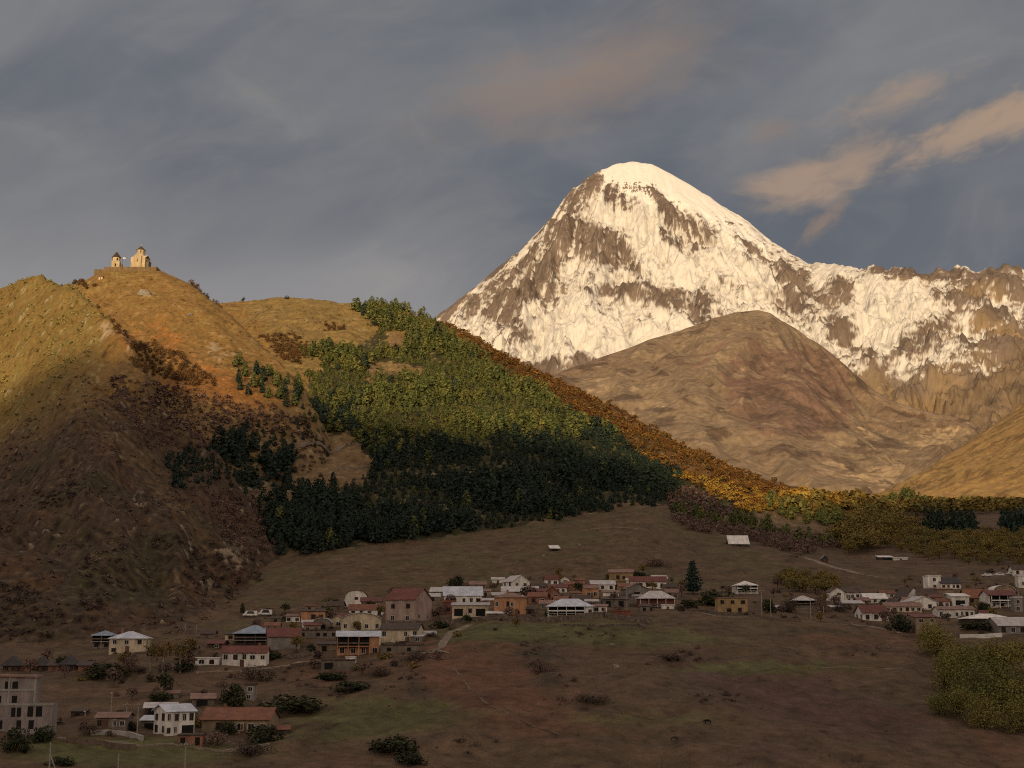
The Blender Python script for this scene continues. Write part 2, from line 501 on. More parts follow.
def near_colours():
    n1 = fbm(XG / 45.0, YG / 45.0, 4, 101)
    n2 = fbm(XG / 11.0, YG / 11.0, 4, 131)
    n3 = fbm(XG / 3.5, YG / 3.5, 3, 151)
    wx, wy = PX + 9 * n1, PY + 6 * n2
    gr = np.gradient
    sl = np.hypot(gr(ZG, axis=0) / gr(YG, axis=0), gr(ZG, axis=1) / gr(XG, axis=1))
    C = np.empty(ZG.shape + (3,))
    C[:] = (0.128, 0.084, 0.054)
    C = lerp(C, (0.098, 0.072, 0.043), sst(n1, -0.2, 0.6) * 0.8)
    # river slope: rust and mauve fern, green grass at the lip and the lower left
    val = OWN == 0
    rust = sst(blobs(wx, wy, [(470, 680, 90, 30, -25, .9), (330, 680, 60, 22, 0, .5), (560, 720, 130, 40, -15, .55), (850, 640, 110, 12, 0, .6), (500, 650, 60, 14, -12, .5), (990, 745, 70, 25, 0, .6), (340, 760, 80, 18, 0, .5), (190, 660, 120, 16, 0, .35)]) + 0.25 * n2, 0.25, 0.9)
    C = lerp(C, (0.150, 0.072, 0.047), rust * val * 0.72)
    mauve = sst(blobs(wx, wy, [(780, 700, 120, 24, -12, .9), (870, 720, 90, 26, -20, .6), (700, 655, 70, 16, -10, .5), (770, 755, 70, 16, 0, .6), (560, 650, 70, 25, -30, .35)]) + 0.3 * n2, 0.25, 0.9)
    C = lerp(C, (0.100, 0.060, 0.050), mauve * val * 0.85)
    green = sst(blobs(wx, wy, [(520, 630, 120, 12, 2, 1.1), (650, 640, 110, 12, 0, .8), (120, 752, 140, 16, 0, 1.2), (380, 715, 100, 18, 0, 1.1), (640, 720, 120, 12, 0, .6), (720, 670, 90, 8, 0, .6), (330, 735, 70, 10, 0, .6), (820, 668, 120, 6, 0, .55), (640, 535, 130, 12, 6, .4), (760, 585, 60, 10, 0, .3), (300, 645, 30, 8, 0, .5), (900, 745, 160, 10, 0, .4), (120, 655, 80, 5, 0, .5)]) + 0.22 * n2, 0.25, 0.9)
    C = lerp(C, (0.104, 0.110, 0.040), green * val * 0.72)
    dark = sst(blobs(wx, wy, [(545, 670, 22, 45, 28, .8), (415, 690, 16, 30, 25, .8), (660, 690, 50, 20, 10, .5), (520, 655, 60, 6, 0, .5), (600, 640, 90, 5, 2, .4)]) + 0.3 * n3, 0.4, 1.0)
    C = lerp(C, (0.060, 0.050, 0.034), dark * val * 0.8)
    # meadow above the village, pale terraces on its right
    mead = val * inpoly(wx, wy, [(230, 640), (250, 560), (330, 540), (500, 520), (640, 495), (720, 520), (800, 540), (830, 580), (700, 590), (450, 600)])
    C = lerp(C, (0.126, 0.086, 0.053), mead * 0.8)
    C = lerp(C, (0.102, 0.086, 0.044), mead * sst(n1, -0.1, 0.5) * 0.7)
    ter = mead * sst(np.sin((PY + 1.5 * n1 + 0.03 * (PX - 700)) * 0.75), 0.2, 0.95) * sst(PX, 640, 700)
    C = lerp(C, (0.095, 0.070, 0.045), ter * 0.6)
    # hillsides: dry gold grass higher up, browner lower down
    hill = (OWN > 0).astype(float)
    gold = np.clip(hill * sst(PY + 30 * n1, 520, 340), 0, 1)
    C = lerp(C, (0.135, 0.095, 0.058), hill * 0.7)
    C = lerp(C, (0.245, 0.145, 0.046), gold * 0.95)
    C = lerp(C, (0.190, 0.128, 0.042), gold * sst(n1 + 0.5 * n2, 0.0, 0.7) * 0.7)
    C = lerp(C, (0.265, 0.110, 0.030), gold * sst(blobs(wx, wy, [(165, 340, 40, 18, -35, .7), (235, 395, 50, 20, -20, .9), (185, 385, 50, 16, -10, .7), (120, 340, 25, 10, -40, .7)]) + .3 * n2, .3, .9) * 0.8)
    nose = (OWN == 1) * blur(blur(inpoly(wx, wy, [(-200, 480), (-200, 250), (60, 265), (100, 300), (106, 345), (60, 410), (0, 450)]).astype(float), 16, 0), 10, 1)
    C = lerp(C, (0.205, 0.138, 0.044), nose * 0.8)
    C = lerp(C, (0.130, 0.108, 0.036), nose * sst(n2 + 0.5 * n3, -0.1, 0.6) * 0.8)
    mdw = (OWN == 3) * inpoly(wx, wy, [(240, 295), (340, 297), (385, 312), (370, 340), (430, 370), (300, 400), (270, 345)])
    C = lerp(C, (0.215, 0.150, 0.055), mdw * 0.8)
    # brushwood floor of the shaded spur
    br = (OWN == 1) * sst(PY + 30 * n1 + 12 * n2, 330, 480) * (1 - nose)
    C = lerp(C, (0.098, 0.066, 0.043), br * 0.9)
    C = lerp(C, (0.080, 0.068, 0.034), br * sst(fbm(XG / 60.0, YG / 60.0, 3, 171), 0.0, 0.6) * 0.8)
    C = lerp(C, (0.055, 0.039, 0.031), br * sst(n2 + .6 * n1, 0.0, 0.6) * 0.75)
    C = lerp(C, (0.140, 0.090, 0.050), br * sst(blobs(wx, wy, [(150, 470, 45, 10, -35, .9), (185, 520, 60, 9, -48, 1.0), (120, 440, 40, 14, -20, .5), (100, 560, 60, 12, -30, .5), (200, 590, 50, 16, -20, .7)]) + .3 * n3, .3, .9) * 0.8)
    # forest floor
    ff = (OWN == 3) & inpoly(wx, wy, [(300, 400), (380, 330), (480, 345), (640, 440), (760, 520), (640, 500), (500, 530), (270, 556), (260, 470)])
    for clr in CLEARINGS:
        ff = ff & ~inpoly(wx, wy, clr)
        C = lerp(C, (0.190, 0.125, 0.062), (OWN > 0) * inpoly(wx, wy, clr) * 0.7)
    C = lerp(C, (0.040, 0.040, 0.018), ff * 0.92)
    au = (OWN == 3) * sst(blobs(wx, wy, [(560, 385, 70, 16, -28, 1), (680, 445, 90, 20, -27, 1), (800, 490, 70, 16, -12, 1)]) , .2, .8)
    C = lerp(C, (0.110, 0.058, 0.020), au * 0.85)
    # outcrops and scree
    rk = blobs(PX, PY, [(145, 293, 5, 5, 0, 1.2), (216, 350, 9, 14, -10, .9), (235, 353, 10, 8, 0, .7), (205, 345, 12, 6, 0, .4), (190, 315, 4, 3, 0, .8), (115, 333, 16, 6, -30, .9), (240, 570, 8, 26, 8, .9), (232, 548, 12, 16, 20, .5), (210, 585, 3, 8, 0, .9), (258, 560, 6, 18, 0, .4), (195, 575, 6, 10, -30, .4), (50, 520, 8, 22, -20, .35), (140, 500, 10, 24, -20, .35), (45, 620, 6, 20, 0, .4), (100, 330, 8, 8, 0, .4), (40, 300, 50, 20, 0, .22), (160, 272, 30, 4, 0, .3)])
    rock = sst(rk + 0.55 * n2 + 0.5 * n3 + 0.3 * sst(sl, 0.8, 1.3) * hill, 0.72, 1.05)
    C = lerp(C, (0.290, 0.225, 0.155), rock * hill * 0.85)
    spk = sst(n3 + 0.6 * n2, 0.62, 0.95) * hill
    C = lerp(C, (0.280, 0.230, 0.130), spk * 0.5 * (1 - 0.75 * br))
    drk = sst(-n3 - 0.4 * n2, 0.55, 0.9)
    C = lerp(C, (0.135, 0.072, 0.040), br * sst(n1 - 0.5 * n2, 0.1, 0.7) * 0.55)
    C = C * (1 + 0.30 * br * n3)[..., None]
    C = C * (1 - 0.40 * drk * (0.5 + 0.5 * hill))[..., None]
    C = C * (1 + 0.26 * n2 + 0.12 * n1 + 0.16 * n3)[..., None]
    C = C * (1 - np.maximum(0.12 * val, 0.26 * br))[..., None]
    return np.clip(C, 0.012, 0.8), rock * hill, n3, n2


NEARC, ROCKY, N3, N2 = near_colours()
ZG = ZG + ROCKY * (0.7 * np.abs(N3) + 0.8 * np.maximum(N2, 0))
LAND = land_material('dry_grassland', 0.60, 0.34, 0.7, 0.5)
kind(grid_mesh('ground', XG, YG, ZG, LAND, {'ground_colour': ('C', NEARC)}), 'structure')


# ---------------- the wide plain sheet under everything, with the knoll the viewer stands on
def wide_ground():
    g = np.concatenate([-np.geomspace(26000, 60, 46), np.linspace(-50, 50, 15), np.geomspace(60, 26000, 46)])
    X, Y = np.meshgrid(g, g)
    Z = np.full(X.shape, -46.0)
    r = np.hypot(X, Y + 20)
    Z = np.maximum(Z, -1.7 - 48 * sst(r, 12, 95))
    C = np.empty(Z.shape + (3,))
    C[:] = (0.13, 0.10, 0.055)
    kind(grid_mesh('valley_ground', X, Y, Z, LAND, {'ground_colour': ('C', C)}), 'structure')


wide_ground()

# ---------------- the range behind the viewer that keeps the village in shade
SHADE_EDGE = [(0, 396), (28, 376), (52, 360), (75, 349), (95, 354), (120, 368), (150, 380), (200, 392), (240, 402), (280, 410), (330, 416),
              (380, 423), (430, 428), (480, 435), (540, 443), (600, 458), (650, 474), (700, 496), (740, 509), (780, 519), (820, 522)]


def shading_range():
    n = np.array((math.cos(SUN_AZ), -math.sin(SUN_AZ)))
    s = np.array((-math.sin(SUN_AZ), -math.cos(SUN_AZ)))
    t, D = math.tan(SUN_EL), 3500.0
    us, hs = [], []
    pts = [tuple(spot(*p)) for p in SHADE_EDGE]
    pts += [(430, 1500, 150), (520, 1550, 152), (640, 1650, 158)]
    for x, y, z in pts:
        us.append(x * n[0] + y * n[1])
        hs.append(z + t * (D - (x * s[0] + y * s[1])))
    o = np.argsort(us)
    us, hs = np.array(us)[o], np.array(hs)[o]
    us = np.concatenate([[-6000, -2600, -1500, -900, -560], us, [700, 1500, 2600, 6000]])
    hs = np.concatenate([[500, 640, 700, 735, 745], hs, [1010, 1060, 900, 520]])
    u = np.unique(np.concatenate([np.linspace(-6000, -700, 90), np.linspace(-700, 420, 420), np.linspace(420, 6000, 90)]))
    H = blur(np.interp(u, us, hs), 2.0, 0)
    v = np.unique(np.concatenate([np.linspace(-1900, -60, 40), np.linspace(-60, 60, 9), np.linspace(60, 2600, 45)]))
    U, V = np.meshgrid(u, v)
    f = np.clip(1 - np.where(V < 0, -V / 1900.0, V / 2600.0), 0, 1) ** 1.15
    Z = -46 + (H[None] + 46) * f
    rel = np.minimum(np.abs(V) / 300.0, 1)
    Z = Z + rel * f * 90 * (ridged(U / 500.0, V / 900.0, 4, 61) - 0.7) - 1.0
    X = U * n[0] + (D + V) * s[0]
    Y = U * n[1] + (D + V) * s[1]
    C = np.empty(Z.shape + (3,))
    C[:] = (0.15, 0.11, 0.06)
    kind(grid_mesh('eastern_mountain', X, Y, Z, LAND, {'ground_colour': ('C', C)}, flip=True), 'structure')


shading_range()


# ---------------- the snow mountain and the range beside it
def snow_mountain():
    av = np.linspace(-0.16, 0.60, 1150)
    yv = np.unique(np.concatenate([np.geomspace(4700, 6200, 150), np.geomspace(6200, 9800, 560), np.geomspace(9800, 12500, 40)]))
    A, Y = np.meshgrid(av, yv)
    X = A * Y
    ridge = [(200, 420, 9000), (300, 375, 9000), (400, 338, 9000), (433, 318, 9000), (445, 309, 9020), (470, 290, 9060), (497, 268, 9120), (512, 253, 9160), (530, 236, 9200), (548, 217, 9260),
             (560, 201, 9310), (572, 187, 9360), (585, 177, 9400), (598, 169, 9430), (612, 162.5, 9460), (632, 159.5, 9500), (652, 162, 9480), (672, 172, 9440), (700, 189, 9350), (726, 206, 9250),
             (748, 220, 9150), (770, 238, 9050), (790, 253, 8900), (812, 263, 8700), (835, 262, 8400), (852, 267, 8200), (880, 264, 7900), (905, 266, 7800), (918, 273, 7750), (940, 270, 7700), (965, 266, 7700),
             (985, 269, 7650), (1005, 263, 7600), (1024, 268, 7600), (1060, 255, 7600), (1100, 262, 7600), (1180, 240, 7600), (1300, 265, 7600)]
    mid = [(200, 430, 8800), (400, 370, 8700), (433, 335, 8750), (470, 322, 8500), (520, 300, 8300), (580, 280, 8250), (640, 272, 8300), (700, 275, 8250), (760, 288, 8150), (812, 302, 7900), (860, 320, 7300), (920, 330, 6950), (1024, 330, 6800), (1100, 330, 6800), (1300, 330, 6800)]
    low = [(200, 470, 8000), (400, 420, 7900), (433, 372, 7900), (500, 370, 7500), (560, 368, 7250), (640, 375, 7200), (740, 375, 7000), (812, 385, 6700), (860, 395, 6300), (900, 405, 6050), (960, 415, 5800), (1024, 400, 5700), (1100, 390, 5600), (1300, 380, 5600)]
    foot = [(200, 520, 5000), (500, 480, 5000), (800, 470, 4900), (1024, 470, 4800), (1300, 460, 4800)]
    back = [(200, 470, 10200), (433, 370, 10400), (632, 230, 10900), (790, 310, 10000), (880, 320, 9300), (1024, 320, 9000), (1300, 320, 9000)]
    Z = loft([flat(4600, 300, av), curve(foot, av, 10), curve(low, av, 14), curve(mid, av, 14), curve(ridge, av, 0.8), curve(back, av, 6), flat(12600, -200, av)], yv)
    Z = blur(Z, 5, 0)
    px, py = pix(A, Z / Y)
    up = sst(py, 380, 170)
    # gullies fall away from the summit
    xs, ys = (632 - 512) / F / 0.94 * 9500, 9500.0
    th, rr = np.arctan2(X - xs, ys - Y + 700), np.hypot(X - xs, ys - Y)
    warp = fbm(X / 700.0, Y / 700.0, 3, 201)
    kz = sst(px, 880, 790)
    rid1 = ridged(th * 6.0 + 0.5 * warp, rr / 1500.0 + 0.3 * warp, 5, 211, 0.55)
    dx, dy = (X * 0.80 - Y * 0.60), (X * 0.60 + Y * 0.80)
    rid2 = ridged(dx / 330.0 + 0.5 * warp, dy / 1100.0, 5, 223, 0.55)
    rid = rid1 * kz + rid2 * (1 - kz)
    rough = fbm(X / 150.0, Y / 150.0, 5, 231, 0.55)
    crag = ridged(X / 240.0 + 0.4 * warp, Y / 240.0, 5, 241, 0.55)
    dome = np.clip(blobs(px, py, [(640, 178, 55, 22, -12, 1.2), (715, 215, 75, 14, -36, .9)]), 0, 1)
    front = sst(Z / Y - np.maximum.accumulate(Z / Y, 0), -0.02, -0.002)
    crest = np.exp(-((Y - np.interp(av, ae([p[0] for p in ridge], [p[1] for p in ridge])[0], [p[2] for p in ridge])[None]) / 260.0) ** 2)
    amp = (1 - 0.85 * dome)
    Z = Z + amp * (1 - 0.82 * crest) * (235 * (rid - 0.66) + 46 * rough)
    Z = Z + amp * 85 * (crag - 0.66) * (1 - 0.80 * crest)
    Z = Z - (1 - sst(Y, 5400, 6300)) * sst(px, 860, 900) * amp * (1 - crest) * (130 * (rid - 0.66) + 45 * (crag - 0.66))
    jag = sst(px, 800, 900) * crest
    Z = Z + jag * 26 * fbm(X / 60.0, Y / 200.0, 4, 251)
    Z = Z + 0.35 * (1 - kz) * (1 - crest) * 60 * (ridged(dx / 120.0, dy / 420.0, 3, 257) - 0.6)
    # where rock shows through the snow
    px, py = pix(A, Z / Y)
    sx, sy = px + 9 * rough + 7 * warp, py + 6 * rough
    R = [(640, 188, 26, 7, -22, 1.25), (614, 196, 9, 16, 10, .8), (625, 205, 10, 12, 0, .9), (672, 212, 22, 9, -45, 1.2), (690, 228, 22, 8, -32, 1.2), (676, 242, 16, 9, -20, .9), (705, 238, 12, 10, 0, .7),
         (730, 224, 22, 6, -22, .8), (700, 250, 14, 7, 0, .6), (600, 238, 30, 15, 10, 1.15), (582, 232, 14, 12, 0, .9), (622, 256, 12, 16, -28, 1.0), (638, 268, 6, 14, 20, 1.0), (602, 252, 26, 10, 0, .8),
         (578, 192, 14, 22, -28, 1.0), (596, 183, 8, 8, 0, .8), (592, 176, 10, 10, 0, .9), (560, 215, 18, 18, 40, .5), (540, 240, 40, 9, 45, .65), (515, 262, 30, 11, 40, .6), (550, 262, 22, 14, 30, .65), (548, 290, 17, 18, 20, 1.0), (520, 288, 28, 12, 30, .7), (508, 302, 22, 11, 10, .65),
         (475, 300, 40, 13, 35, .5), (455, 312, 24, 10, 30, .6), (505, 325, 20, 14, 0, .7), (520, 335, 10, 14, 0, .7), (600, 290, 50, 6, -4, .5), (650, 290, 40, 6, 0, .6), (672, 300, 30, 9, -10, .95), (690, 315, 26, 9, -30, .9), (640, 318, 14, 10, 0, .5),
         (755, 244, 20, 10, -30, .75), (765, 262, 20, 8, -30, .55), (735, 282, 14, 7, 0, .85), (710, 300, 10, 10, -40, .7), (798, 290, 15, 24, 15, 1.5), (800, 305, 12, 12, 0, 1.0), (583, 360, 14, 5, 0, .9), (612, 350, 18, 5, 0, .45), (780, 300, 10, 18, 0, .5),
         (580, 325, 8, 22, 15, .35), (610, 315, 8, 20, 0, .35), (560, 345, 30, 7, -20, .4),
         (905, 272, 32, 7, 0, 1.2), (880, 268, 16, 4, 0, .7), (845, 285, 16, 8, 25, .9), (838, 300, 20, 8, 0, .9), (930, 275, 20, 7, 0, .8), (975, 276, 34, 8, 0, 1.1), (1010, 270, 26, 7, 0, 1.2), (935, 292, 14, 12, -20, .7), (985, 294, 30, 8, 10, .9), (1015, 290, 20, 12, 0, .6),
         (860, 325, 22, 10, 20, .6), (870, 352, 20, 10, 0, .6), (905, 350, 24, 10, 20, .55), (940, 330, 30, 9, 30, .5), (985, 320, 30, 10, 35, .6), (1015, 335, 24, 14, 30, .9), (835, 322, 16, 8, -30, .8), (850, 340, 20, 8, -40, .6), (955, 300, 20, 8, 20, .4), (1060, 300, 60, 24, 20, .5)]
    S = [(640, 172, 60, 9, -8, -1.0), (720, 212, 80, 9, -36, -.8), (652, 220, 20, 20, -38, -1.0), (700, 268, 45, 14, -15, -.7), (740, 262, 40, 9, -30, -.5), (575, 310, 14, 26, 20, -1.0), (590, 330, 40, 18, 0, -.55), (648, 250, 18, 20, -45, -.7), (545, 225, 40, 5, 46, -.7), (606, 210, 14, 22, 30, -.7), (625, 222, 22, 8, 10, -.8),
         (690, 285, 30, 6, 0, -.4), (600, 350, 60, 8, 0, -.5), (900, 300, 46, 15, 24, -1.0), (885, 325, 30, 12, 40, -.8), (840, 272, 26, 6, -8, -.9), (880, 345, 14, 20, 20, -.5), (930, 312, 26, 8, 30, -.7), (722, 243, 14, 6, 0, -.7), (480, 330, 30, 10, 20, -.3), (985, 305, 26, 6, 25, -.5), (760, 280, 40, 8, -15, -.4), (540, 350, 40, 10, -15, -.3), (870, 285, 30, 8, 20, -.6)]
    rk = 0.92 * np.tanh(1.25 * (blobs(sx, sy, R) + 0.9 * blobs(sx, sy, S)) - 0.22)
    stz = ridged(th * 30.0 + 1.6 * warp, rr / 700.0, 5, 261, 0.65)
    str2 = ridged(dx / 80.0 + 0.9 * warp, dy / 420.0, 5, 271, 0.65)
    st = stz * kz + str2 * (1 - kz)
    fine = fbm(X / 55.0, Z / 34.0, 5, 281, 0.72) + 0.35 * fbm(X / 15.0, Z / 10.0, 2, 289)
    rk = rk + 0.08 * sst(px, 815, 850) + 1.5 * (st - 0.62) + 0.24 * rough + 0.40 * fine + 0.5 * (rid - 0.66)
    lowline = sst(py + 8 * rough + 10 * warp, 356, 392) * sst(px, 600, 800) + sst(py + 8 * rough, 352, 376) * sst(px, 800, 600)
    lowline = np.maximum(lowline, sst((py - (420 - 0.75 * (px - 900))) + 22 * rough + 14 * fine, -45, 45) * sst(px, 880, 930))
    rk = rk * (1 - 0.5 * lowline) + 1.1 * lowline
    rock = (0.30 * sst(rk, -0.30, 0.15) + 0.70 * sst(rk, 0.10, 0.34)) * (1 - sst(dome, 0.45, 0.9) * (rk < 0.45))
    rc = np.empty(Z.shape + (3,))
    rc[:] = (0.185, 0.143, 0.118)
    rc = lerp(rc, (0.085, 0.066, 0.056), sst(fine + rough, 0.0, 0.8) * 0.7)
    rc = lerp(rc, (0.270, 0.190, 0.105), sst(warp, 0.0, 0.5) * sst(px, 820, 900) * 0.7)
    grass = sst(py + 10 * rough, 385, 415) * sst(px, 860, 900)
    rc = lerp(rc, (0.300, 0.205, 0.110), grass * 0.8)
    rslope = sst((py - (408 - 0.75 * (px - 900))) + 10 * rough, 10, 40) * sst(px, 890, 940)
    rc = lerp(rc, (0.170, 0.125, 0.085), rslope * 0.85)
    C = np.empty(Z.shape + (3,))
    C[:] = (0.64, 0.615, 0.58)
    C = lerp(C, (0.74, 0.72, 0.69), sst(dome + 0.35 * kz * sst(rid, 0.55, 0.8), 0.2, 0.8))
    C = C * (1 - 0.26 * sst(st + 0.35 * fine, 0.52, 0.95) * (1 - dome))[..., None]
    C = lerp(C, rc * (1 + 0.25 * fine)[..., None], rock)
    m = land_material('snow_and_rock', 0.16, 0.03, 0.35, 6.0, 0.8)
    kind(grid_mesh('snow_mountain', X, Y, Z, m, {'ground_colour': ('C', np.clip(C, 0.02, 0.85))}), 'structure')


snow_mountain()


# ---------------- the brown rocky hill in the middle distance and the valley under it
def rocky_hill():
    av = np.linspace(-0.03, 0.48, 760)
    yv = np.unique(np.concatenate([np.linspace(1620, 2300, 60), np.geomspace(2300, 4500, 480), np.linspace(4500, 5400, 24)]))
    A, Y = np.meshgrid(av, yv)
    X = A * Y
    ridge = [(460, 420, 3700), (540, 380, 3750), (570, 367, 3800), (600, 356, 3850), (630, 345, 3920), (650, 338, 3980), (675, 330, 4050), (700, 321, 4120), (725, 313, 4180), (745, 309, 4200), (757, 308, 4200), (770, 311, 4190), (785, 320, 4230), (805, 333, 4270), (825, 346, 4300),
             (845, 362, 4320), (860, 377, 4330), (875, 390, 4320), (890, 399, 4290), (910, 406, 4240), (930, 411, 4180), (950, 415, 4100), (968, 418, 4050), (978, 424, 4020), (1000, 450, 4020), (1100, 520, 4000), (1200, 560, 4000)]
    mid = [(460, 440, 3300), (570, 400, 3350), (650, 385, 3400), (720, 370, 3450), (770, 372, 3450), (800, 382, 3560), (830, 397, 3640), (870, 420, 3700), (910, 434, 3620), (950, 442, 3480), (978, 452, 3420), (1000, 480, 3420), (1200, 580, 3400)]
    low = [(460, 480, 2600), (600, 450, 2700), (700, 445, 2700), (780, 450, 2700), (840, 465, 2640), (890, 480, 2600), (930, 470, 2680), (960, 470, 2700), (1000, 505, 2700), (1200, 590, 2700)]
    foot = [(460, 520, 2200), (700, 500, 2200), (800, 498, 2180), (860, 498, 2150), (900, 497, 2150), (950, 500, 2200), (1200, 600, 2200)]
    back = [(460, 460, 4200), (570, 400, 4400), (745, 350, 4800), (860, 420, 4950), (978, 450, 4600), (1200, 600, 4600)]
    Z = loft([flat(1600, 150, av), curve(foot, av, 10), curve(low, av, 14), curve(mid, av, 14), curve(ridge, av, 2), curve(back, av, 6), flat(5500, 0, av)], yv)
    Z = blur(Z, 6, 0)
    px, py = pix(A, Z / Y)
    warp = fbm(X / 420.0, Y / 420.0, 3, 301)
    crest = np.exp(-((Y - curve(ridge, av)[0][None]) / 110.0) ** 2)
    xs, ys = (757 - 512) / F / 0.95 * 4200, 4200.0
    th, rr = np.arctan2(X - xs, ys - Y + 500), np.hypot(X - xs, ys - Y)
    rid = ridged(th * 5.0 + 0.4 * warp, rr / 900.0 + 0.3 * warp, 3, 311, 0.36)
    rough = fbm(X / 80.0, Y / 80.0, 5, 321, 0.5)
    crag = ridged(X / 170.0 + 0.3 * warp, Y / 170.0, 5, 331, 0.55)
    Z = Z + (1 - 0.9 * crest) * (72 * (rid - 0.66) + 4 * rough + 4 * (crag - 0.66))
    bump = blobs(px, py, [(745, 345, 38, 16, 0, 1.0), (690, 380, 20, 30, 30, .5), (800, 400, 30, 40, -40, .6)])
    Z = Z + (1 - crest) * 40 * bump
    px, py = pix(A, Z / Y)
    sx, sy = px + 8 * rough, py + 6 * rough
    fine = fbm(X / 18.0, Y / 18.0, 4, 341, 0.6)
    C = np.empty(Z.shape + (3,))
    C[:] = (0.224, 0.166, 0.110)
    C = lerp(C, (0.190, 0.130, 0.088), sst(warp + 0.5 * rough, 0.0, 0.6) * 0.7)
    mauve = sst(blobs(sx, sy, [(755, 372, 42, 26, 0, 1), (815, 385, 46, 26, -30, .8), (800, 400, 40, 24, -25, .9), (770, 420, 50, 16, -10, .9), (700, 355, 22, 14, 0, .4), (815, 360, 34, 16, -30, .6), (745, 335, 20, 8, 0, .4)]) + 0.35 * rough + 0.15 * fine, 0.45, 0.62)
    C = lerp(C, (0.165, 0.102, 0.078), mauve * 0.8)
    dark = sst(blobs(sx, sy, [(660, 372, 12, 5, -25, 1), (690, 400, 16, 8, -25, .7), (720, 430, 20, 7, -20, .9), (800, 455, 16, 8, 0, .8), (830, 345, 30, 7, -38, .8), (862, 385, 16, 6, -40, .9), (905, 414, 50, 3.0, -12, 1.0), (790, 330, 30, 6, -30, .4), (820, 375, 20, 12, -30, .6), (810, 440, 30, 4, 0, .5)]) + 0.40 * rough + 0.25 * fine, 0.55, 0.72)  # dark outcrops, and shade painted down the right edge
    C = lerp(C, (0.095, 0.062, 0.045), dark * 0.85)
    pale = sst(blobs(sx, sy, [(885, 475, 22, 16, -10, .9), (940, 436, 24, 10, 0, .9), (900, 440, 30, 14, -20, .5), (870, 450, 8, 26, -20, .5), (600, 378, 30, 10, -10, .5), (650, 400, 40, 8, -20, .5), (850, 470, 30, 10, -10, .5), (965, 420, 14, 4, 0, .7), (740, 325, 20, 5, 0, .3), (620, 405, 40, 6, -25, .5)]) + 0.45 * rough + 0.3 * fine, 0.55, 0.85)
    C = lerp(C, (0.370, 0.270, 0.165), pale * 0.8)
    outc = fbm(X / 95.0, Z / 42.0, 5, 361, 0.62) + 0.5 * fbm(X / 300.0, Z / 200.0, 2, 367)
    C = lerp(C, (0.105, 0.072, 0.054), sst(outc, 0.42, 0.58) * 0.75)
    C = lerp(C, (0.330, 0.245, 0.160), sst(-outc, 0.50, 0.72) * 0.55)
    rav = ridged(th * 8.0 + 0.5 * warp, rr / 700.0, 3, 351, 0.5)
    C = lerp(C, (0.110, 0.080, 0.062), sst(rav + 0.15 * fine, 0.90, 0.97) * 0.6)
    C = C * (1 + 0.28 * fine + 0.14 * rough)[..., None]
    m = land_material('brown_scree', 0.34, 0.07, 0.16, 1.5)
    kind(grid_mesh('rocky_hill', X, Y, Z, m, {'ground_colour': ('C', np.clip(C, 0.02, 0.8))}), 'structure')


rocky_hill()


# ---------------- the sunlit slope on the right
def right_slope():
    av = np.linspace(0.21, 0.62, 520)
    yv = np.unique(np.concatenate([np.linspace(1450, 1650, 20), np.geomspace(1650, 3300, 420), np.linspace(3300, 4000, 20)]))
    A, Y = np.meshgrid(av, yv)
    X = A * Y
    ridge = [(800, 545, 1900), (830, 520, 1950), (850, 507, 2000), (865, 500, 2040), (880, 493, 2080), (905, 480, 2160), (925, 468, 2230), (940, 459, 2300), (958, 448, 2380), (975, 436, 2450), (1000, 419, 2560), (1024, 399, 2680), (1060, 372, 2800), (1100, 350, 2900), (1180, 310, 3000), (1300, 270, 3000)]
    foot = [(800, 550, 1700), (850, 512, 1750), (880, 509, 1700), (940, 509, 1660), (1024, 508, 1640), (1300, 500, 1640)]
    back = [(800, 600, 2500), (905, 520, 2600), (1024, 450, 3200), (1300, 330, 3500)]
    Z = loft([flat(1400, 100, av), curve(foot, av, 6), curve(ridge, av, 4), curve(back, av, 6), flat(4100, 0, av)], yv)
    Z = blur(Z, 6, 0)
    warp = fbm(X / 260.0, Y / 260.0, 3, 401)
    dx, dy = (X * 0.70 - Y * 0.71), (X * 0.71 + Y * 0.70)
    crest = np.exp(-((Y - curve(ridge, av)[0][None]) / 60.0) ** 2)
    rid = ridged(dx / 150.0 + 0.35 * warp, dy / 900.0, 5, 411, 0.55)
    rough = fbm(X / 45.0, Y / 45.0, 4, 421)
    Z = Z + (1 - 0.85 * crest) * (26 * (rid - 0.66) + 4 * rough)
    st = ridged(dx / 24.0 + 0.8 * warp, dy / 300.0, 5, 431, 0.68)
    C = np.empty(Z.shape + (3,))
    C[:] = (0.275, 0.176, 0.074)
    C = lerp(C, (0.130, 0.080, 0.036), sst(st + 0.25 * rough, 0.56, 0.84) * 0.85)
    C = lerp(C, (0.370, 0.260, 0.110), sst(rough + 0.5 * warp, 0.35, 0.9) * 0.5)
    m = land_material('golden_grass', 0.34, 0.10, 0.2, 1.2)
    kind(grid_mesh('grass_slope', X, Y, Z, m, {'ground_colour': ('C', np.clip(C, 0.02, 0.8))}), 'structure')


right_slope()
# ------------------------------------------------------------------ plants
def tag(o, label=None, cat=None, group=None, knd=None):
    if label:
        o['label'] = label
    if cat:
        o['category'] = cat
    if group:
        o['group'] = group
    if knd:
        o['kind'] = knd
    return o


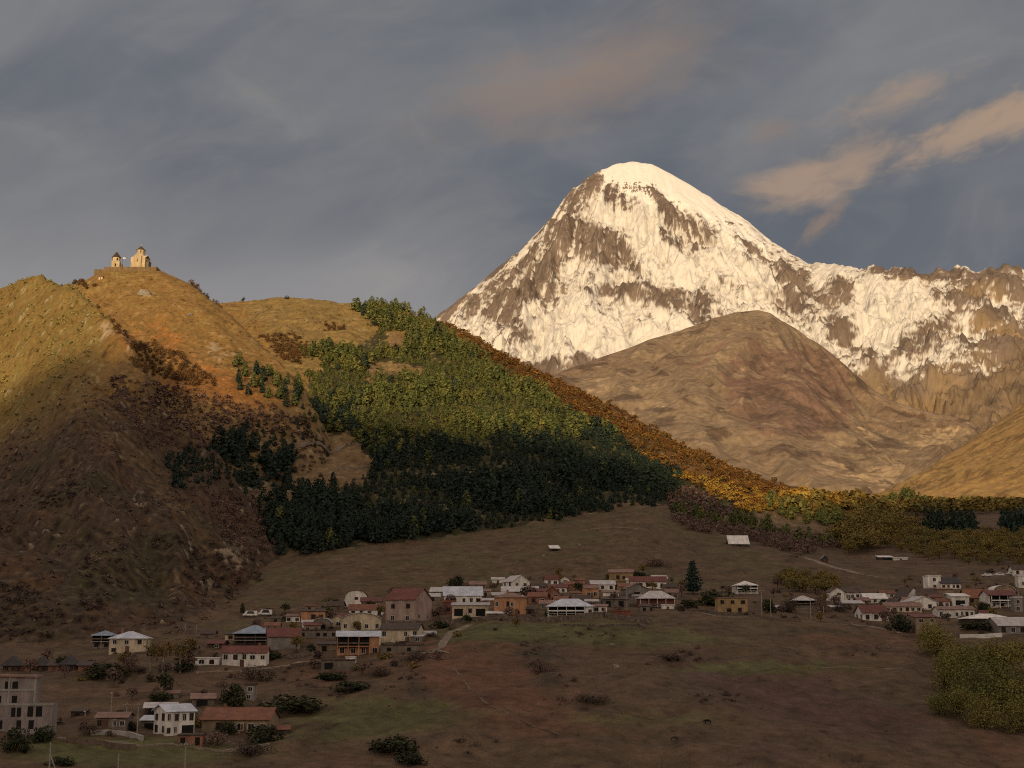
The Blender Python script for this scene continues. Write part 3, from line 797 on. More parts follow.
def leaf_material(name, c1, c2, c3=None, rough=0.85):
    m = bpy.data.materials.new(name)
    m.use_nodes = True
    T = NT(m.node_tree)
    b = T.n['Principled BSDF']
    b.inputs['Roughness'].default_value = rough
    b.inputs['Specular IOR Level'].default_value = 0.1
    oi = T.n.new('ShaderNodeObjectInfo')
    at = T.n.new('ShaderNodeAttribute')
    at.attribute_name = 'tint'
    g = T.n.new('ShaderNodeNewGeometry')
    t = T.m('FRACT', T.m('ADD', oi.outputs['Random'], at.outputs['Fac']))
    c = T.mix(t, c1, c2)
    if c3:
        c = T.mix(T.step(T.m('FRACT', T.m('MULTIPLY', t, 7.31)), 0.55, 0.95), c, c3)
    hsv = T.n.new('ShaderNodeHueSaturation')
    T.l.new(c, hsv.inputs['Color'])
    T.l.new(T.m('ADD', T.m('MULTIPLY', g.outputs['Random Per Island'], 0.75), 0.62), hsv.inputs['Value'])
    T.l.new(T.m('ADD', T.m('MULTIPLY', g.outputs['Random Per Island'], 0.03), 0.485), hsv.inputs['Hue'])
    T.l.new(hsv.outputs[0], b.inputs['Base Color'])
    return m


BARK = leaf_material('bark', (0.075, 0.055, 0.040), (0.10, 0.075, 0.055))
PALEBARK = leaf_material('pale_bark', (0.22, 0.19, 0.16), (0.30, 0.27, 0.23))
M_PINE = leaf_material('pine_needles', (0.076, 0.092, 0.032), (0.112, 0.122, 0.038), (0.146, 0.140, 0.042))
M_SHADE_PINE = leaf_material('shade_dark_needles', (0.020, 0.034, 0.026), (0.032, 0.046, 0.032))  # needles with shade put into the colour, to deepen the lower forest
M_PINE_B = leaf_material('blue_pine_needles', (0.020, 0.036, 0.028), (0.030, 0.046, 0.030))
M_RUST = leaf_material('rust_leaves', (0.135, 0.060, 0.020), (0.210, 0.110, 0.030), (0.115, 0.070, 0.026))
M_GOLD = leaf_material('golden_leaves', (0.310, 0.190, 0.036), (0.250, 0.132, 0.028), (0.290, 0.205, 0.050))
M_OLIVE = leaf_material('olive_leaves', (0.160, 0.122, 0.038), (0.195, 0.136, 0.042), (0.130, 0.118, 0.042))
M_AMBER = leaf_material('amber_leaves', (0.150, 0.098, 0.032), (0.175, 0.105, 0.036), (0.120, 0.090, 0.034))
M_TWIG = leaf_material('bare_twigs', (0.140, 0.090, 0.078), (0.175, 0.116, 0.096), (0.115, 0.076, 0.068))
M_DARKTWIG = leaf_material('dark_twigs', (0.055, 0.040, 0.034), (0.080, 0.056, 0.044))
M_WILLOW = leaf_material('willow_leaves', (0.160, 0.145, 0.044), (0.205, 0.172, 0.050), (0.125, 0.128, 0.042))
M_BUSH = leaf_material('bush_leaves', (0.034, 0.042, 0.022), (0.050, 0.052, 0.026))
M_WEED = leaf_material('dead_fern', (0.190, 0.125, 0.070), (0.250, 0.165, 0.090), (0.070, 0.052, 0.034))
M_SCRUB = leaf_material('scrub_leaves', (0.330, 0.285, 0.100), (0.400, 0.315, 0.125), (0.200, 0.190, 0.068))


def quads_at(rng, cen, nor, sx, sy, spin=None):
    """one small leaf face per centre, lying across its normal"""
    n = len(cen)
    nor = nor / np.maximum(np.linalg.norm(nor, axis=1, keepdims=True), 1e-6)
    r = rng.normal(size=(n, 3)) if spin is None else spin
    t = np.cross(nor, r)
    t /= np.maximum(np.linalg.norm(t, axis=1, keepdims=True), 1e-6)
    b = np.cross(nor, t)
    sx, sy = np.broadcast_to(sx, n)[:, None], np.broadcast_to(sy, n)[:, None]
    j = 0.75 + 0.5 * rng.random((n, 4, 1))
    v = np.stack([cen - t * sx * j[:, 0], cen - b * sy * j[:, 1], cen + t * sx * j[:, 2], cen + b * sy * j[:, 3]], 1)
    return v.reshape(-1, 3)


def stem_quads(path, radii, sides=5):
    """a tapered limb along a path, as quads with their own vertices"""
    out = []
    path = [np.array(p, float) for p in path]
    rings = []
    for i, p in enumerate(path):
        d = path[min(i + 1, len(path) - 1)] - path[max(i - 1, 0)]
        d /= max(np.linalg.norm(d), 1e-6)
        a = np.cross(d, (1, 0, 0) if abs(d[0]) < 0.8 else (0, 1, 0))
        a /= np.linalg.norm(a)
        b = np.cross(d, a)
        rings.append([p + radii[i] * (math.cos(k * 2 * math.pi / sides) * a + math.sin(k * 2 * math.pi / sides) * b) for k in range(sides)])
    for i in range(len(rings) - 1):
        for k in range(sides):
            out += [rings[i][k], rings[i][(k + 1) % sides], rings[i + 1][(k + 1) % sides], rings[i + 1][k]]
    return np.array(out)


def pine_arrays(seed, n=110, slim=0.24, size=0.075):
    """unit high conifer: leaf corners, trunk corners"""
    rng = np.random.default_rng(seed)
    h = 0.10 + 0.88 * rng.random(n) ** 1.25
    R = slim * (1.03 - h) ** 0.55 * np.minimum(1, 0.45 + h * 2.2) * (0.55 + 0.45 * np.sin(h * 38 + rng.random() * 6) ** 2)
    rad = R * (0.45 + 0.6 * rng.random(n) ** 0.6)
    th = rng.random(n) * 2 * np.pi
    lob = 1 + 0.22 * np.sin(th * 3 + seed) * np.sin(h * 9 + seed)
    cen = np.stack([np.cos(th) * rad * lob, np.sin(th) * rad * lob, h], 1)
    nor = np.stack([np.cos(th) * 0.9, np.sin(th) * 0.9, 0.45 + 0 * h], 1) + 0.40 * rng.normal(size=(n, 3))
    s = size * (0.55 + 0.75 * (1.05 - h)) * (0.7 + 0.6 * rng.random(n))
    leaf = quads_at(rng, cen, nor, s, s * 0.7)
    tr = stem_quads([(0, 0, -0.08), (0.006, 0, 0.3), (0, 0.004, 0.9)], [0.024, 0.018, 0.004], 5)
    return leaf, tr


def bush_arrays(seed, n=120, lobes=6, size=0.10, base=0.18, wide=0.5, tall=1.0, trunk=True):
    """unit high round crown out of several uneven clumps"""
    rng = np.random.default_rng(seed)
    L = []
    for k in range(lobes):
        th = rng.random() * 2 * np.pi
        q = rng.random()
        L.append((math.cos(th) * wide * 0.55 * q ** 0.5, math.sin(th) * wide * 0.55 * q ** 0.5, base + (0.22 + 0.50 * rng.random() * (1.1 - 0.6 * q)) * (tall - base), (0.20 + 0.14 * rng.random())))
    L.append((0, 0, base + 0.50 * (tall - base), 0.38))
    L = np.array(L)
    w = L[:, 3] ** 2
    idx = rng.choice(len(L), n, p=w / w.sum())
    d = rng.normal(size=(n, 3))
    d /= np.linalg.norm(d, axis=1, keepdims=True)
    d[:, 2] = np.where(d[:, 2] < -0.3, -d[:, 2] * 0.6, d[:, 2])
    rr = L[idx, 3] * (0.62 + 0.48 * rng.random(n))
    cen = L[idx, :3] + d * rr[:, None] * np.array([wide / 0.5, wide / 0.5, 0.95])
    cen[:, 2] = np.clip(cen[:, 2], base * 0.5, None)
    s = size * (0.6 + 0.8 * rng.random(n))
    leaf = quads_at(rng, cen, d * 0.8 + 0.62 * rng.normal(size=(n, 3)) + np.array([0, 0, 0.25]), s, s * 0.75)
    parts = [stem_quads([(0, 0, -0.08), (0.015, 0.01, base + 0.15), (0.0, 0.02, 0.6)], [0.032, 0.024, 0.010], 5)]
    for k in range(4):
        p = L[k, :3]
        parts.append(stem_quads([(0.01, 0.01, base * 0.8 + 0.1), tuple(p * 0.6 + np.array([0, 0, 0.10])), tuple(p)], [0.016, 0.011, 0.004], 4))
    return leaf, (np.concatenate(parts) if trunk else np.zeros((0, 3)))


def dome_arrays(seed, n=900, lobes=16, size=0.05, flat=1.0):
    """dense leafy mound that reaches the ground, uneven outline"""
    rng = np.random.default_rng(seed)
    L = []
    for k in range(lobes):
        th, q = rng.random() * 2 * np.pi, rng.random() ** 0.6
        r = 0.15 + 0.12 * rng.random()
        x, y = math.cos(th) * 0.36 * q, math.sin(th) * 0.36 * q
        z = (0.12 + 0.62 * rng.random() * (1 - 0.75 * q * q)) * flat
        L.append((x, y, z, r))
    L = np.array(L)
    w = L[:, 3] ** 2
    idx = rng.choice(len(L), n, p=w / w.sum())
    d = rng.normal(size=(n, 3))
    d /= np.linalg.norm(d, axis=1, keepdims=True)
    rr = L[idx, 3] * (0.70 + 0.42 * rng.random(n))
    cen = L[idx, :3] + d * rr[:, None]
    cen[:, 2] = np.abs(cen[:, 2])
    s = size * (0.6 + 0.8 * rng.random(n))
    leaf = quads_at(rng, cen, d + 0.55 * rng.normal(size=(n, 3)) + np.array([0, 0, 0.3]), s, s * 0.75)
    tr = [stem_quads([(0, 0, -0.08), tuple(L[k, :3] * 0.5), tuple(L[k, :3])], [0.03, 0.018, 0.006], 5) for k in range(min(5, lobes))]
    return leaf, np.concatenate(tr)


def twig_arrays(seed, n=70, wide=0.55):
    """leafless shrub: a spray of thin rising twigs"""
    rng = np.random.default_rng(seed)
    th = rng.random(n) * 2 * np.pi
    lean = rng.random(n) ** 0.7
    ln = 0.45 + 0.6 * rng.random(n)
    d = np.stack([np.cos(th) * lean * wide * 1.5, np.sin(th) * lean * wide * 1.5, 1.05 - 0.55 * lean], 1)
    d /= np.linalg.norm(d, axis=1, keepdims=True)
    st = d * (ln * 0.35)[:, None] * rng.random(n)[:, None] + np.stack([rng.normal(size=n) * 0.10, rng.normal(size=n) * 0.10, 0 * th], 1)
    en = st + d * (ln * 0.72)[:, None] + rng.normal(size=(n, 3)) * 0.05
    sd = np.cross(d, rng.normal(size=(n, 3)))
    sd /= np.linalg.norm(sd, axis=1, keepdims=True)
    w = (0.014 + 0.022 * rng.random(n))[:, None]
    mid = (st + en) / 2 + rng.normal(size=(n, 3)) * 0.04
    leaf = np.stack([st, mid + sd * w * 1.4, en, mid - sd * w * 1.4], 1).reshape(-1, 3)
    m = n // 2
    c = mid[:m] + rng.normal(size=(m, 3)) * 0.06
    leaf = np.concatenate([leaf, quads_at(rng, c, rng.normal(size=(m, 3)), 0.05, 0.03)])
    return leaf, np.zeros((0, 3))


def plant_mesh(name, arr, mleaf, mbark):
    leaf, tr = arr
    co = np.concatenate([leaf, tr]) if len(tr) else leaf
    q = np.arange(len(co)).reshape(-1, 4)
    ob = raw_mesh(name, co, q, None, mats=[mleaf, mbark], midx=(np.arange(len(q)) >= len(leaf) // 4))
    me = ob.data
    bpy.data.objects.remove(ob)
    return me


def plant(name, me, p, h, label, cat, group, rng, wide=1.0):
    o = bpy.data.objects.new(name, me)
    o.location = p
    o.scale = (h * wide, h * wide, h)
    o.rotation_euler = (0, 0, rng.random() * 6.28)
    COL.objects.link(o)
    return tag(o, label, cat, group)


def mass(name, variants, spots, heights, mat, label, cat, rng, wide=1.0, mbark=None):
    """everything past the individuals of a kind, one object"""
    cos, tint = [], []
    for (x, y, z), h in zip(spots, heights):
        v = variants[rng.integers(len(variants))]
        a = rng.random() * 6.28
        c, s = math.cos(a), math.sin(a)
        R = np.array([[c, s, 0], [-s, c, 0], [0, 0, 1]])
        w = v @ R * np.array([h * wide, h * wide, h]) + np.array([x, y, z])
        cos.append(w)
        tint.append(np.full(len(w), rng.random()))
    co = np.concatenate(cos)
    q = np.arange(len(co)).reshape(-1, 4)
    o = raw_mesh(name, co, q, mat, {'tint': ('F', np.concatenate(tint))})
    return tag(o, label, cat, None, 'stuff')


CELL = np.gradient(AV)[None, :] * YG * np.gradient(YV)[:, None]


SCAT = (fbm(XG / 24.0, YG / 24.0, 3, 71), fbm(XG / 24.0 + 70, YG / 24.0, 3, 72), fbm(XG / 16.0, YG / 16.0, 2, 73))


def scatter(polys, spacing, seed, n=None, out=(), cond=None, ragged=5.0, holes=0.0):
    """points spread evenly over the ground inside an outline, near ones first"""
    rng = np.random.default_rng(seed)
    nz, nx = np.roll(SCAT[0], seed * 37, 1), np.roll(SCAT[1], seed * 53, 1)
    X_, Y_ = PX + ragged * nx, PY + ragged * nz
    m = np.zeros(PX.shape, bool)
    for p in polys:
        m |= inpoly(X_, Y_, p)
    for p in out:
        m &= ~inpoly(X_, Y_, p)
    m &= VIS
    if cond is not None:
        m &= cond
    if holes:
        m &= np.roll(SCAT[2], seed * 29, 1) > -holes
    idx = np.nonzero(m.ravel())[0]
    w = CELL.ravel()[idx]
    area = w.sum()
    k = min(int(area / spacing ** 2 * 3.0) + 10, 60000)
    pick = rng.choice(idx, k, p=w / area)
    gx = XG.ravel()[pick] + rng.normal(size=k) * 0.9
    gy = YG.ravel()[pick] + rng.normal(size=k) * 0.9
    used, res = {}, []
    c = spacing * 0.8
    for x, y in zip(gx, gy):
        kx, ky = int(x // c), int(y // c)
        ok = True
        for dx in (-1, 0, 1):
            for dy in (-1, 0, 1):
                for (ox, oy) in used.get((kx + dx, ky + dy), ()):
                    if (ox - x) ** 2 + (oy - y) ** 2 < c * c:
                        ok = False
                        break
            if not ok:
                break
        if ok:
            used.setdefault((kx, ky), []).append((x, y))
            res.append((x, y, ground_z(x, y) - 0.15))
    res.sort(key=lambda p: p[1])
    return res[:n] if n else res


def to_px(p):
    a, b = pix(np.array(p[0] / p[1]), np.array(p[2] / p[1]))
    return float(a), float(b)


PINES = [pine_arrays(s, 150, 0.30 + 0.05 * (s % 3)) for s in range(5)]
PINE_ME = [plant_mesh('pine_tree', a, M_PINE, BARK) for a in PINES]
FAR_PINES = [pine_arrays(s + 40, 90, 0.34 + 0.04 * (s % 3), 0.090)[0] for s in range(5)]
SHADE_PINE_ME = [plant_mesh('pine_tree', a, M_SHADE_PINE, BARK) for a in PINES]
PINE_DARK_ME = [plant_mesh('pine_tree', a, M_PINE_B, BARK) for a in PINES]
BUSHES = [bush_arrays(s, 110, 5, 0.105, 0.10, 0.52) for s in range(5)]
RUST_ME = [plant_mesh('autumn_tree', a, M_RUST, BARK) for a in BUSHES]
M_RUSSET = leaf_material('russet_leaves', (0.120, 0.066, 0.030), (0.155, 0.084, 0.036), (0.090, 0.055, 0.030))
RUSSET_ME = [plant_mesh('hill_shrub', dome_arrays(s + 33, 140, 9, 0.075), M_RUSSET, BARK) for s in range(5)]
GOLD_ME = [plant_mesh('autumn_tree', a, M_GOLD, BARK) for a in BUSHES]
OLIVE_ME = [plant_mesh('valley_tree', a, M_OLIVE, BARK) for a in [bush_arrays(s + 9, 700, 11, 0.036, 0.06, 0.52) for s in range(5)]]
TWIGS = [(dome_arrays(s + 20, 120, 8, 0.062)[0], np.zeros((0, 3))) for s in range(5)]
TWIG_ME = [plant_mesh('bare_shrub', a, M_TWIG, BARK) for a in TWIGS]
DTWIG_ME = [plant_mesh('bare_shrub', a, M_DARKTWIG, BARK) for a in TWIGS]
FAR_BUSH = [bush_arrays(s + 60, 60, 4, 0.13, 0.05, 0.55, trunk=False)[0] for s in range(5)]
FAR_TWIG = [dome_arrays(s + 60, 34, 5, 0.13)[0] for s in range(5)]
LOW_SCRUB = [dome_arrays(s + 80, 34, 4, 0.17, 0.9)[0] for s in range(5)]


def shade_y(x):
    return float(np.interp(x, [p[0] for p in SHADE_EDGE], [p[1] for p in SHADE_EDGE]))


def forest():
    rng = np.random.default_rng(7)
    main = [(352, 306), (385, 307), (412, 315), (440, 326), (470, 345), (500, 368), (540, 395), (580, 416), (620, 440), (652, 464), (676, 478), (684, 488), (672, 494), (662, 500), (652, 503), (610, 514), (585, 524), (560, 520), (530, 529), (490, 528), (465, 533), (440, 532), (418, 541), (396, 540), (375, 545), (350, 540), (335, 554),
            (300, 556), (268, 553), (262, 522), (243, 500), (238, 480), (262, 470), (300, 430), (315, 408), (305, 382), (322, 366), (300, 352), (320, 345), (350, 346), (378, 357), (392, 350), (400, 338), (375, 330)]
    gap = CLEARINGS
    pts = scatter([main], 4.8, 71, out=gap, cond=(OWN == 3), ragged=5, holes=0.62)
    extra = scatter([[(236, 366), (262, 372), (300, 388), (300, 410), (262, 402), (240, 392)]], 9.0, 73, ragged=3)
    extra += scatter([[(212, 436), (250, 428), (292, 432), (296, 470), (262, 492), (228, 490), (206, 470)], [(166, 458), (196, 452), (214, 470), (206, 492), (172, 488)]], 5.5, 75, ragged=4)
    extra += scatter([[(296, 404), (326, 418), (352, 446), (352, 462), (326, 452), (300, 440)]], 7.0, 76, cond=(OWN == 2), ragged=3)
    front = pts[:150]
    rest = pts[150:] + extra[34:]
    extra = extra[:34]
    def shade_dark(p):
        """picks trees whose needles carry painted shade, more of them downhill"""
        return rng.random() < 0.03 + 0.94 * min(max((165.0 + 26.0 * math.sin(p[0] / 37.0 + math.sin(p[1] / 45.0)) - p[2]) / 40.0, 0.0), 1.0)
    for i, p in enumerate(front + extra):
        x, y = to_px(p)
        h = 7.5 + 5.5 * rng.random()
        darkened = shade_dark(p)
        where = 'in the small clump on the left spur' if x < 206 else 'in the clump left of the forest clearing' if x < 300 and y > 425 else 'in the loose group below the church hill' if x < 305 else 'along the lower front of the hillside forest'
        me = SHADE_PINE_ME if darkened else PINE_ME
        plant('pine_tree', me[rng.integers(5)], p, h, ('pine with shade coloured into its needles ' if darkened else 'green pine ') + where, 'pine tree', 'conifers of the hillside forest', rng, 1.15)
    isdarkened = [shade_dark(p) for p in rest]
    for nm, ps, mat, lab in (('pine_forest', [p for p, f in zip(rest, isdarkened) if not f], M_PINE, 'green pines that fill the hillside forest'),
                             ('shade_dark_forest', [p for p, f in zip(rest, isdarkened) if f], M_SHADE_PINE, 'pines with shade coloured into their needles, mostly low in the hillside forest')):
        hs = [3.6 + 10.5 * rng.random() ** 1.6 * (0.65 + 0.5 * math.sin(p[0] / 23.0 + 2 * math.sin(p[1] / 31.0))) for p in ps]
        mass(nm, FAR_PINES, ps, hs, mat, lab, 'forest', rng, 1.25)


def autumn_belt():
    rng = np.random.default_rng(17)
    belt = [(440, 321), (470, 336), (500, 353), (560, 381), (600, 402), (650, 427), (700, 453), (740, 471), (780, 488), (830, 497), (866, 503), (862, 511), (810, 506), (790, 513), (770, 514), (740, 510), (690, 486), (640, 456), (590, 430), (550, 408), (510, 382), (478, 352)]
    pts = scatter([belt], 4.5, 81, cond=(OWN == 3), ragged=5, holes=0.55)
    n = 280
    far, near = pts[n:], pts[:n]
    for p in near:
        x, y = to_px(p)
        lowedge = np.interp(x, [640, 690, 740, 790, 862], [448, 478, 504, 511, 509]) - y
        gold = (x > 630 and lowedge < 11 and rng.random() < 0.75) or (x > 785 and rng.random() < 0.8) or rng.random() < 0.10
        if gold:
            plant('autumn_tree', GOLD_ME[rng.integers(5)], p, (3.6 + 2.6 * rng.random()) * (1.9 if x > 785 else 1.1), 'golden yellow autumn tree on the wooded ridge right of the pine forest', 'autumn tree', 'autumn trees along the wooded ridge', rng, 1.15)
        else:
            plant('autumn_tree', RUST_ME[rng.integers(5)], p, 2.4 + 4.0 * rng.random() ** 1.5, 'rust brown autumn tree on the wooded ridge right of the pine forest', 'autumn tree', 'autumn trees along the wooded ridge', rng, 1.15)
    mass('autumn_woodland', FAR_BUSH, far, [2.2 + 3.8 * rng.random() ** 1.5 for p in far], M_RUST, 'rust coloured autumn woodland running up the ridge behind the pines', 'woodland', rng, 1.15)
    # lit pines at the low end of the ridge
    for p in scatter([[(758, 490), (800, 496), (846, 503), (842, 524), (800, 524), (770, 514)]], 7.5, 83, n=50, ragged=3):
        plant('pine_tree', PINE_ME[rng.integers(5)], p, 6.5 + 4 * rng.random(), 'green pine below the golden trees at the low end of the ridge', 'pine tree', 'pines at the low end of the ridge', rng, 1.2)
    # dark red shrubs along the gullies of the church hill
    pts = scatter([[(86, 286), (104, 292), (128, 320), (158, 344), (176, 362), (160, 374), (140, 358), (116, 330), (98, 306)], [(128, 352), (172, 352), (210, 374), (216, 386), (180, 384), (140, 372)]], 4.6, 87, ragged=4)[:150] + \
        scatter([[(186, 281), (212, 288), (240, 297), (264, 308), (288, 328), (310, 350), (300, 366), (288, 362), (262, 340), (232, 315), (208, 298)]], 4.4, 85, ragged=2)[:140] + \
        scatter([[(60, 275), (90, 285), (98, 292), (60, 280)], [(262, 298), (300, 296), (300, 302), (262, 303)], [(325, 322), (345, 322), (345, 332), (325, 332)], [(400, 330), (430, 322), (436, 330), (410, 340)]], 6.0, 88, ragged=1)[:40]
    for p in pts:
        plant('hill_shrub', RUSSET_ME[rng.integers(5)], p, 2.6 + 3.0 * rng.random(), 'dark russet shrub in a gully or on the crest of the church hill', 'shrub', 'shrubs in the gullies of the church hill', rng, 1.2)


def bare_brush():
    rng = np.random.default_rng(27)
    a = scatter([[(112, 374), (160, 384), (215, 396), (290, 412), (324, 420), (300, 436), (250, 430), (212, 436), (196, 452), (150, 446), (120, 410)], [(206, 492), (240, 492), (268, 520), (268, 552), (240, 560), (215, 530)]], 4.6, 91, ragged=5, holes=0.45)
    b = scatter([[(0, 440), (40, 452), (80, 480), (70, 510), (20, 490), (0, 470)], [(140, 520), (180, 540), (230, 600), (200, 590), (160, 560)], [(75, 550), (125, 560), (135, 590), (90, 590)], [(0, 580), (40, 590), (50, 635), (0, 640)], [(60, 600), (110, 600), (100, 630), (60, 630)], [(180, 545), (255, 540), (262, 580), (200, 598)]], 5.0, 93, ragged=6, holes=0.3)
    c = scatter([[(664, 500), (680, 490), (700, 494), (724, 506), (752, 524), (770, 530), (800, 536), (835, 548), (800, 556), (765, 545), (722, 536), (680, 526)]], 5.5, 95, ragged=4)
    rest, a = a[150:], a[:150]
    mass('mauve_thicket', FAR_TWIG, rest, [2.6 + 2.6 * rng.random() for p in rest], M_TWIG, 'leafless mauve thicket spreading over the shaded spur', 'thicket', rng, 1.4)
    for p in a:
        plant('bare_shrub', TWIG_ME[rng.integers(5)], p, 3.2 + 2.6 * rng.random(), 'leafless mauve brown shrub in the thicket across the shaded spur', 'shrub', 'bare shrubs on the shaded spur', rng, 1.3)
    b += scatter([[(294, 424), (330, 436), (330, 474), (298, 476)]], 4.5, 92, cond=(OWN == 2), ragged=3)[:40]
    for p in b[:120] + b[-40:]:
        plant('bare_shrub', DTWIG_ME[rng.integers(5)], p, 2.0 + 2.2 * rng.random(), 'dark leafless shrub on the rough lower side of the shaded spur', 'shrub', 'bare shrubs on the shaded spur', rng, 1.4)
    for p in c[:90]:
        plant('bare_tree', TWIG_ME[rng.integers(5)], p, 5.0 + 3.5 * rng.random(), 'leafless grey mauve tree behind the barn at the forest end', 'tree', 'bare trees behind the barn', rng, 1.0)
    for p in c[90:126]:
        plant('pine_tree', PINE_ME[rng.integers(5)], p, 6.0 + 4 * rng.random(), 'dark pine mixed among the bare trees behind the barn', 'pine tree', 'pines among the bare trees', rng, 1.1)
    mass('bare_wood', FAR_TWIG, c[126:], [4.0 + 3 * rng.random() for p in c[126:]], M_TWIG, 'leafless mauve wood on the slope above the barn', 'wood', rng, 1.2)
    strips = [[(520, 640), (536, 640), (566, 690), (560, 704), (540, 690)], [(400, 668), (416, 670), (436, 704), (430, 716), (412, 700)], [(640, 652), (700, 648), (704, 660), (650, 668)],
              [(330, 690), (390, 684), (392, 694), (334, 702)], [(560, 634), (650, 632), (650, 638), (562, 640)], [(690, 690), (740, 684), (742, 700), (700, 706)], [(840, 650), (880, 646), (884, 656), (846, 660)], [(276, 664), (330, 672), (334, 684), (290, 690)], [(460, 736), (500, 744), (498, 756), (462, 750)]]
    ns = scatter(strips, 2.6, 94, ragged=5, holes=0.1)
    rng.shuffle(ns)
    for p in ns[:150]:
        plant('bramble', DTWIG_ME[rng.integers(5)] if rng.random() < 0.6 else TWIG_ME[rng.integers(5)], p, 0.5 + 1.2 * rng.random() ** 2, 'low dark bramble in the brush strips on the open slope', 'bramble', 'brambles on the open slope', rng, 1.7)
    # low growth nobody could count
    ns = scatter([[(-20, 445), (-20, 280), (40, 274), (80, 286), (106, 320), (100, 345), (70, 368), (40, 395)]], 3.0, 97, ragged=3, holes=0.05)
    mass('hillside_scrub', LOW_SCRUB, ns, [0.8 + 2.2 * rng.random() ** 2 for p in ns], M_SCRUB, 'yellow green low scrub speckling the sunlit nose of the left hill', 'scrub', rng, 1.4)
    ns = scatter([[(0, 440), (70, 376), (130, 376), (260, 420), (270, 556), (230, 606), (180, 634), (0, 640)]], 3.0, 98, ragged=3, holes=-0.08)
    mass('spur_brushwood', FAR_TWIG, ns, [0.5 + 1.9 * rng.random() ** 2 for p in ns], M_TWIG, 'brown brushwood covering the shaded left spur', 'brushwood', rng, 1.6)
    ns = scatter([[(86, 284), (130, 272), (190, 286), (300, 388), (300, 408), (200, 392), (120, 345)], [(200, 302), (380, 308), (440, 330), (330, 345), (270, 340)]], 11.0, 99, ragged=3)
    mass('grass_tussocks', LOW_SCRUB, ns, [0.5 + 0.9 * rng.random() for p in ns], M_RUST, 'tussocks and dwarf shrubs dotted over the golden church hill', 'tussocks', rng, 1.5)
    ns = scatter([[(240, 640), (300, 655), (440, 645), (520, 625), (760, 614), (900, 632), (1024, 690), (1024, 768), (300, 768), (240, 700)]], 3.6, 96, ragged=6, holes=-0.05)
    mass('slope_weeds', FAR_TWIG, ns[:9000], [0.15 + 0.5 * rng.random() ** 2 for p in ns[:9000]], M_WEED, 'dry weeds and dead fern on the open slope in front of the village', 'weeds', rng, 1.5)


def valley_trees():
    rng = np.random.default_rng(37)
    G = (OWN == 0) | (OWN == 3)
    pts = scatter([[(872, 507), (900, 506), (905, 520), (912, 536), (980, 538), (1024, 534), (1060, 540), (1060, 552), (1024, 554), (960, 560), (925, 560), (890, 548), (850, 556), (836, 546), (850, 528)], [(900, 506), (1060, 506), (1060, 512), (900, 513)], [(975, 550), (1060, 545), (1060, 570), (990, 566), (955, 566)]], 9.0, 101, ragged=2, n=290)
    for p in pts:
        x, y = to_px(p)
        h = (8.0 + 8.0 * rng.random() ** 1.5) * (0.6 if x > 890 and y > 535 else 1.0)
        plant('valley_tree', OLIVE_ME[rng.integers(5)], p, h, 'olive yellow leafy tree in the wood on the valley floor at the right', 'tree', 'olive trees on the valley floor', rng, 1.15)
    for p in scatter([[(908, 516), (940, 512), (974, 513), (976, 536), (915, 533)], [(1000, 518), (1060, 516), (1060, 536), (1004, 538)]], 7.5, 103, ragged=1, n=44):
        plant('pine_tree', PINE_DARK_ME[rng.integers(5)], p, 13 + 6 * rng.random(), 'tall dark pine in the square stand among the olive valley trees', 'pine tree', 'dark pines on the valley floor', rng, 0.9)
    for k in range(22):
        x = 872 + 62 * rng.random()
        p = spot(x, 508.5 + 1.5 * rng.random())
        plant('pine_tree', PINE_ME[rng.integers(5)], p, (13 + 9 * math.exp(-((x - 908) / 16) ** 2)) * (0.8 + 0.3 * rng.random()), 'green pine at the foot of the sunlit grass slope', 'pine tree', 'green pines at the foot of the grass slope', rng, 1.0)
    far = scatter([[(790, 509), (830, 506), (870, 505), (1060, 505), (1060, 512), (905, 516), (850, 520), (800, 520)]], 11.0, 107, ragged=1, cond=G)
    mass('valley_wood', FAR_BUSH, far, [8 + 6 * rng.random() for p in far], M_OLIVE, 'far olive wood filling the valley floor below the sunlit slope', 'wood', rng, 1.15)
    for p in scatter([[(775, 572), (820, 562), (832, 580), (826, 594), (786, 594)], [(836, 560), (870, 560), (880, 574), (850, 578)]], 7.0, 105, ragged=2, n=26):
        plant('valley_tree', OLIVE_ME[rng.integers(5)], p, 5.0 + 2.5 * rng.random(), 'small olive tree on the meadow edge right of the pyramid roofed house', 'tree', 'small olive trees at the village edge', rng, 1.2)


forest()
autumn_belt()
bare_brush()
valley_trees()


def big_plant(name, px, py, wpx, hpx, arr, ml, mb, label, cat='bush', group=None, trunk_part=True):
    """a plant large enough to show its trunk and its crown"""
    p = spot(px, py)
    s = p.y * (CP + p.z / p.y * SP) / F
    r = bpy.data.objects.new(name, None)
    r.empty_display_size = 0.5
    r.location = (p.x, p.y, p.z - 0.1)
    r.scale = (wpx * s, wpx * s, hpx * s)
    r.rotation_euler = (0, 0, (px * 7.3 + py) % 6.28)
    COL.objects.link(r)
    tag(r, label, cat, group)
    leaf, tr = arr
    c = raw_mesh('crown', leaf, np.arange(len(leaf)).reshape(-1, 4), ml)
    c.parent = r
    if len(tr):
        t = raw_mesh('trunk', tr, np.arange(len(tr)).reshape(-1, 4), mb)
        t.parent = r
    return r


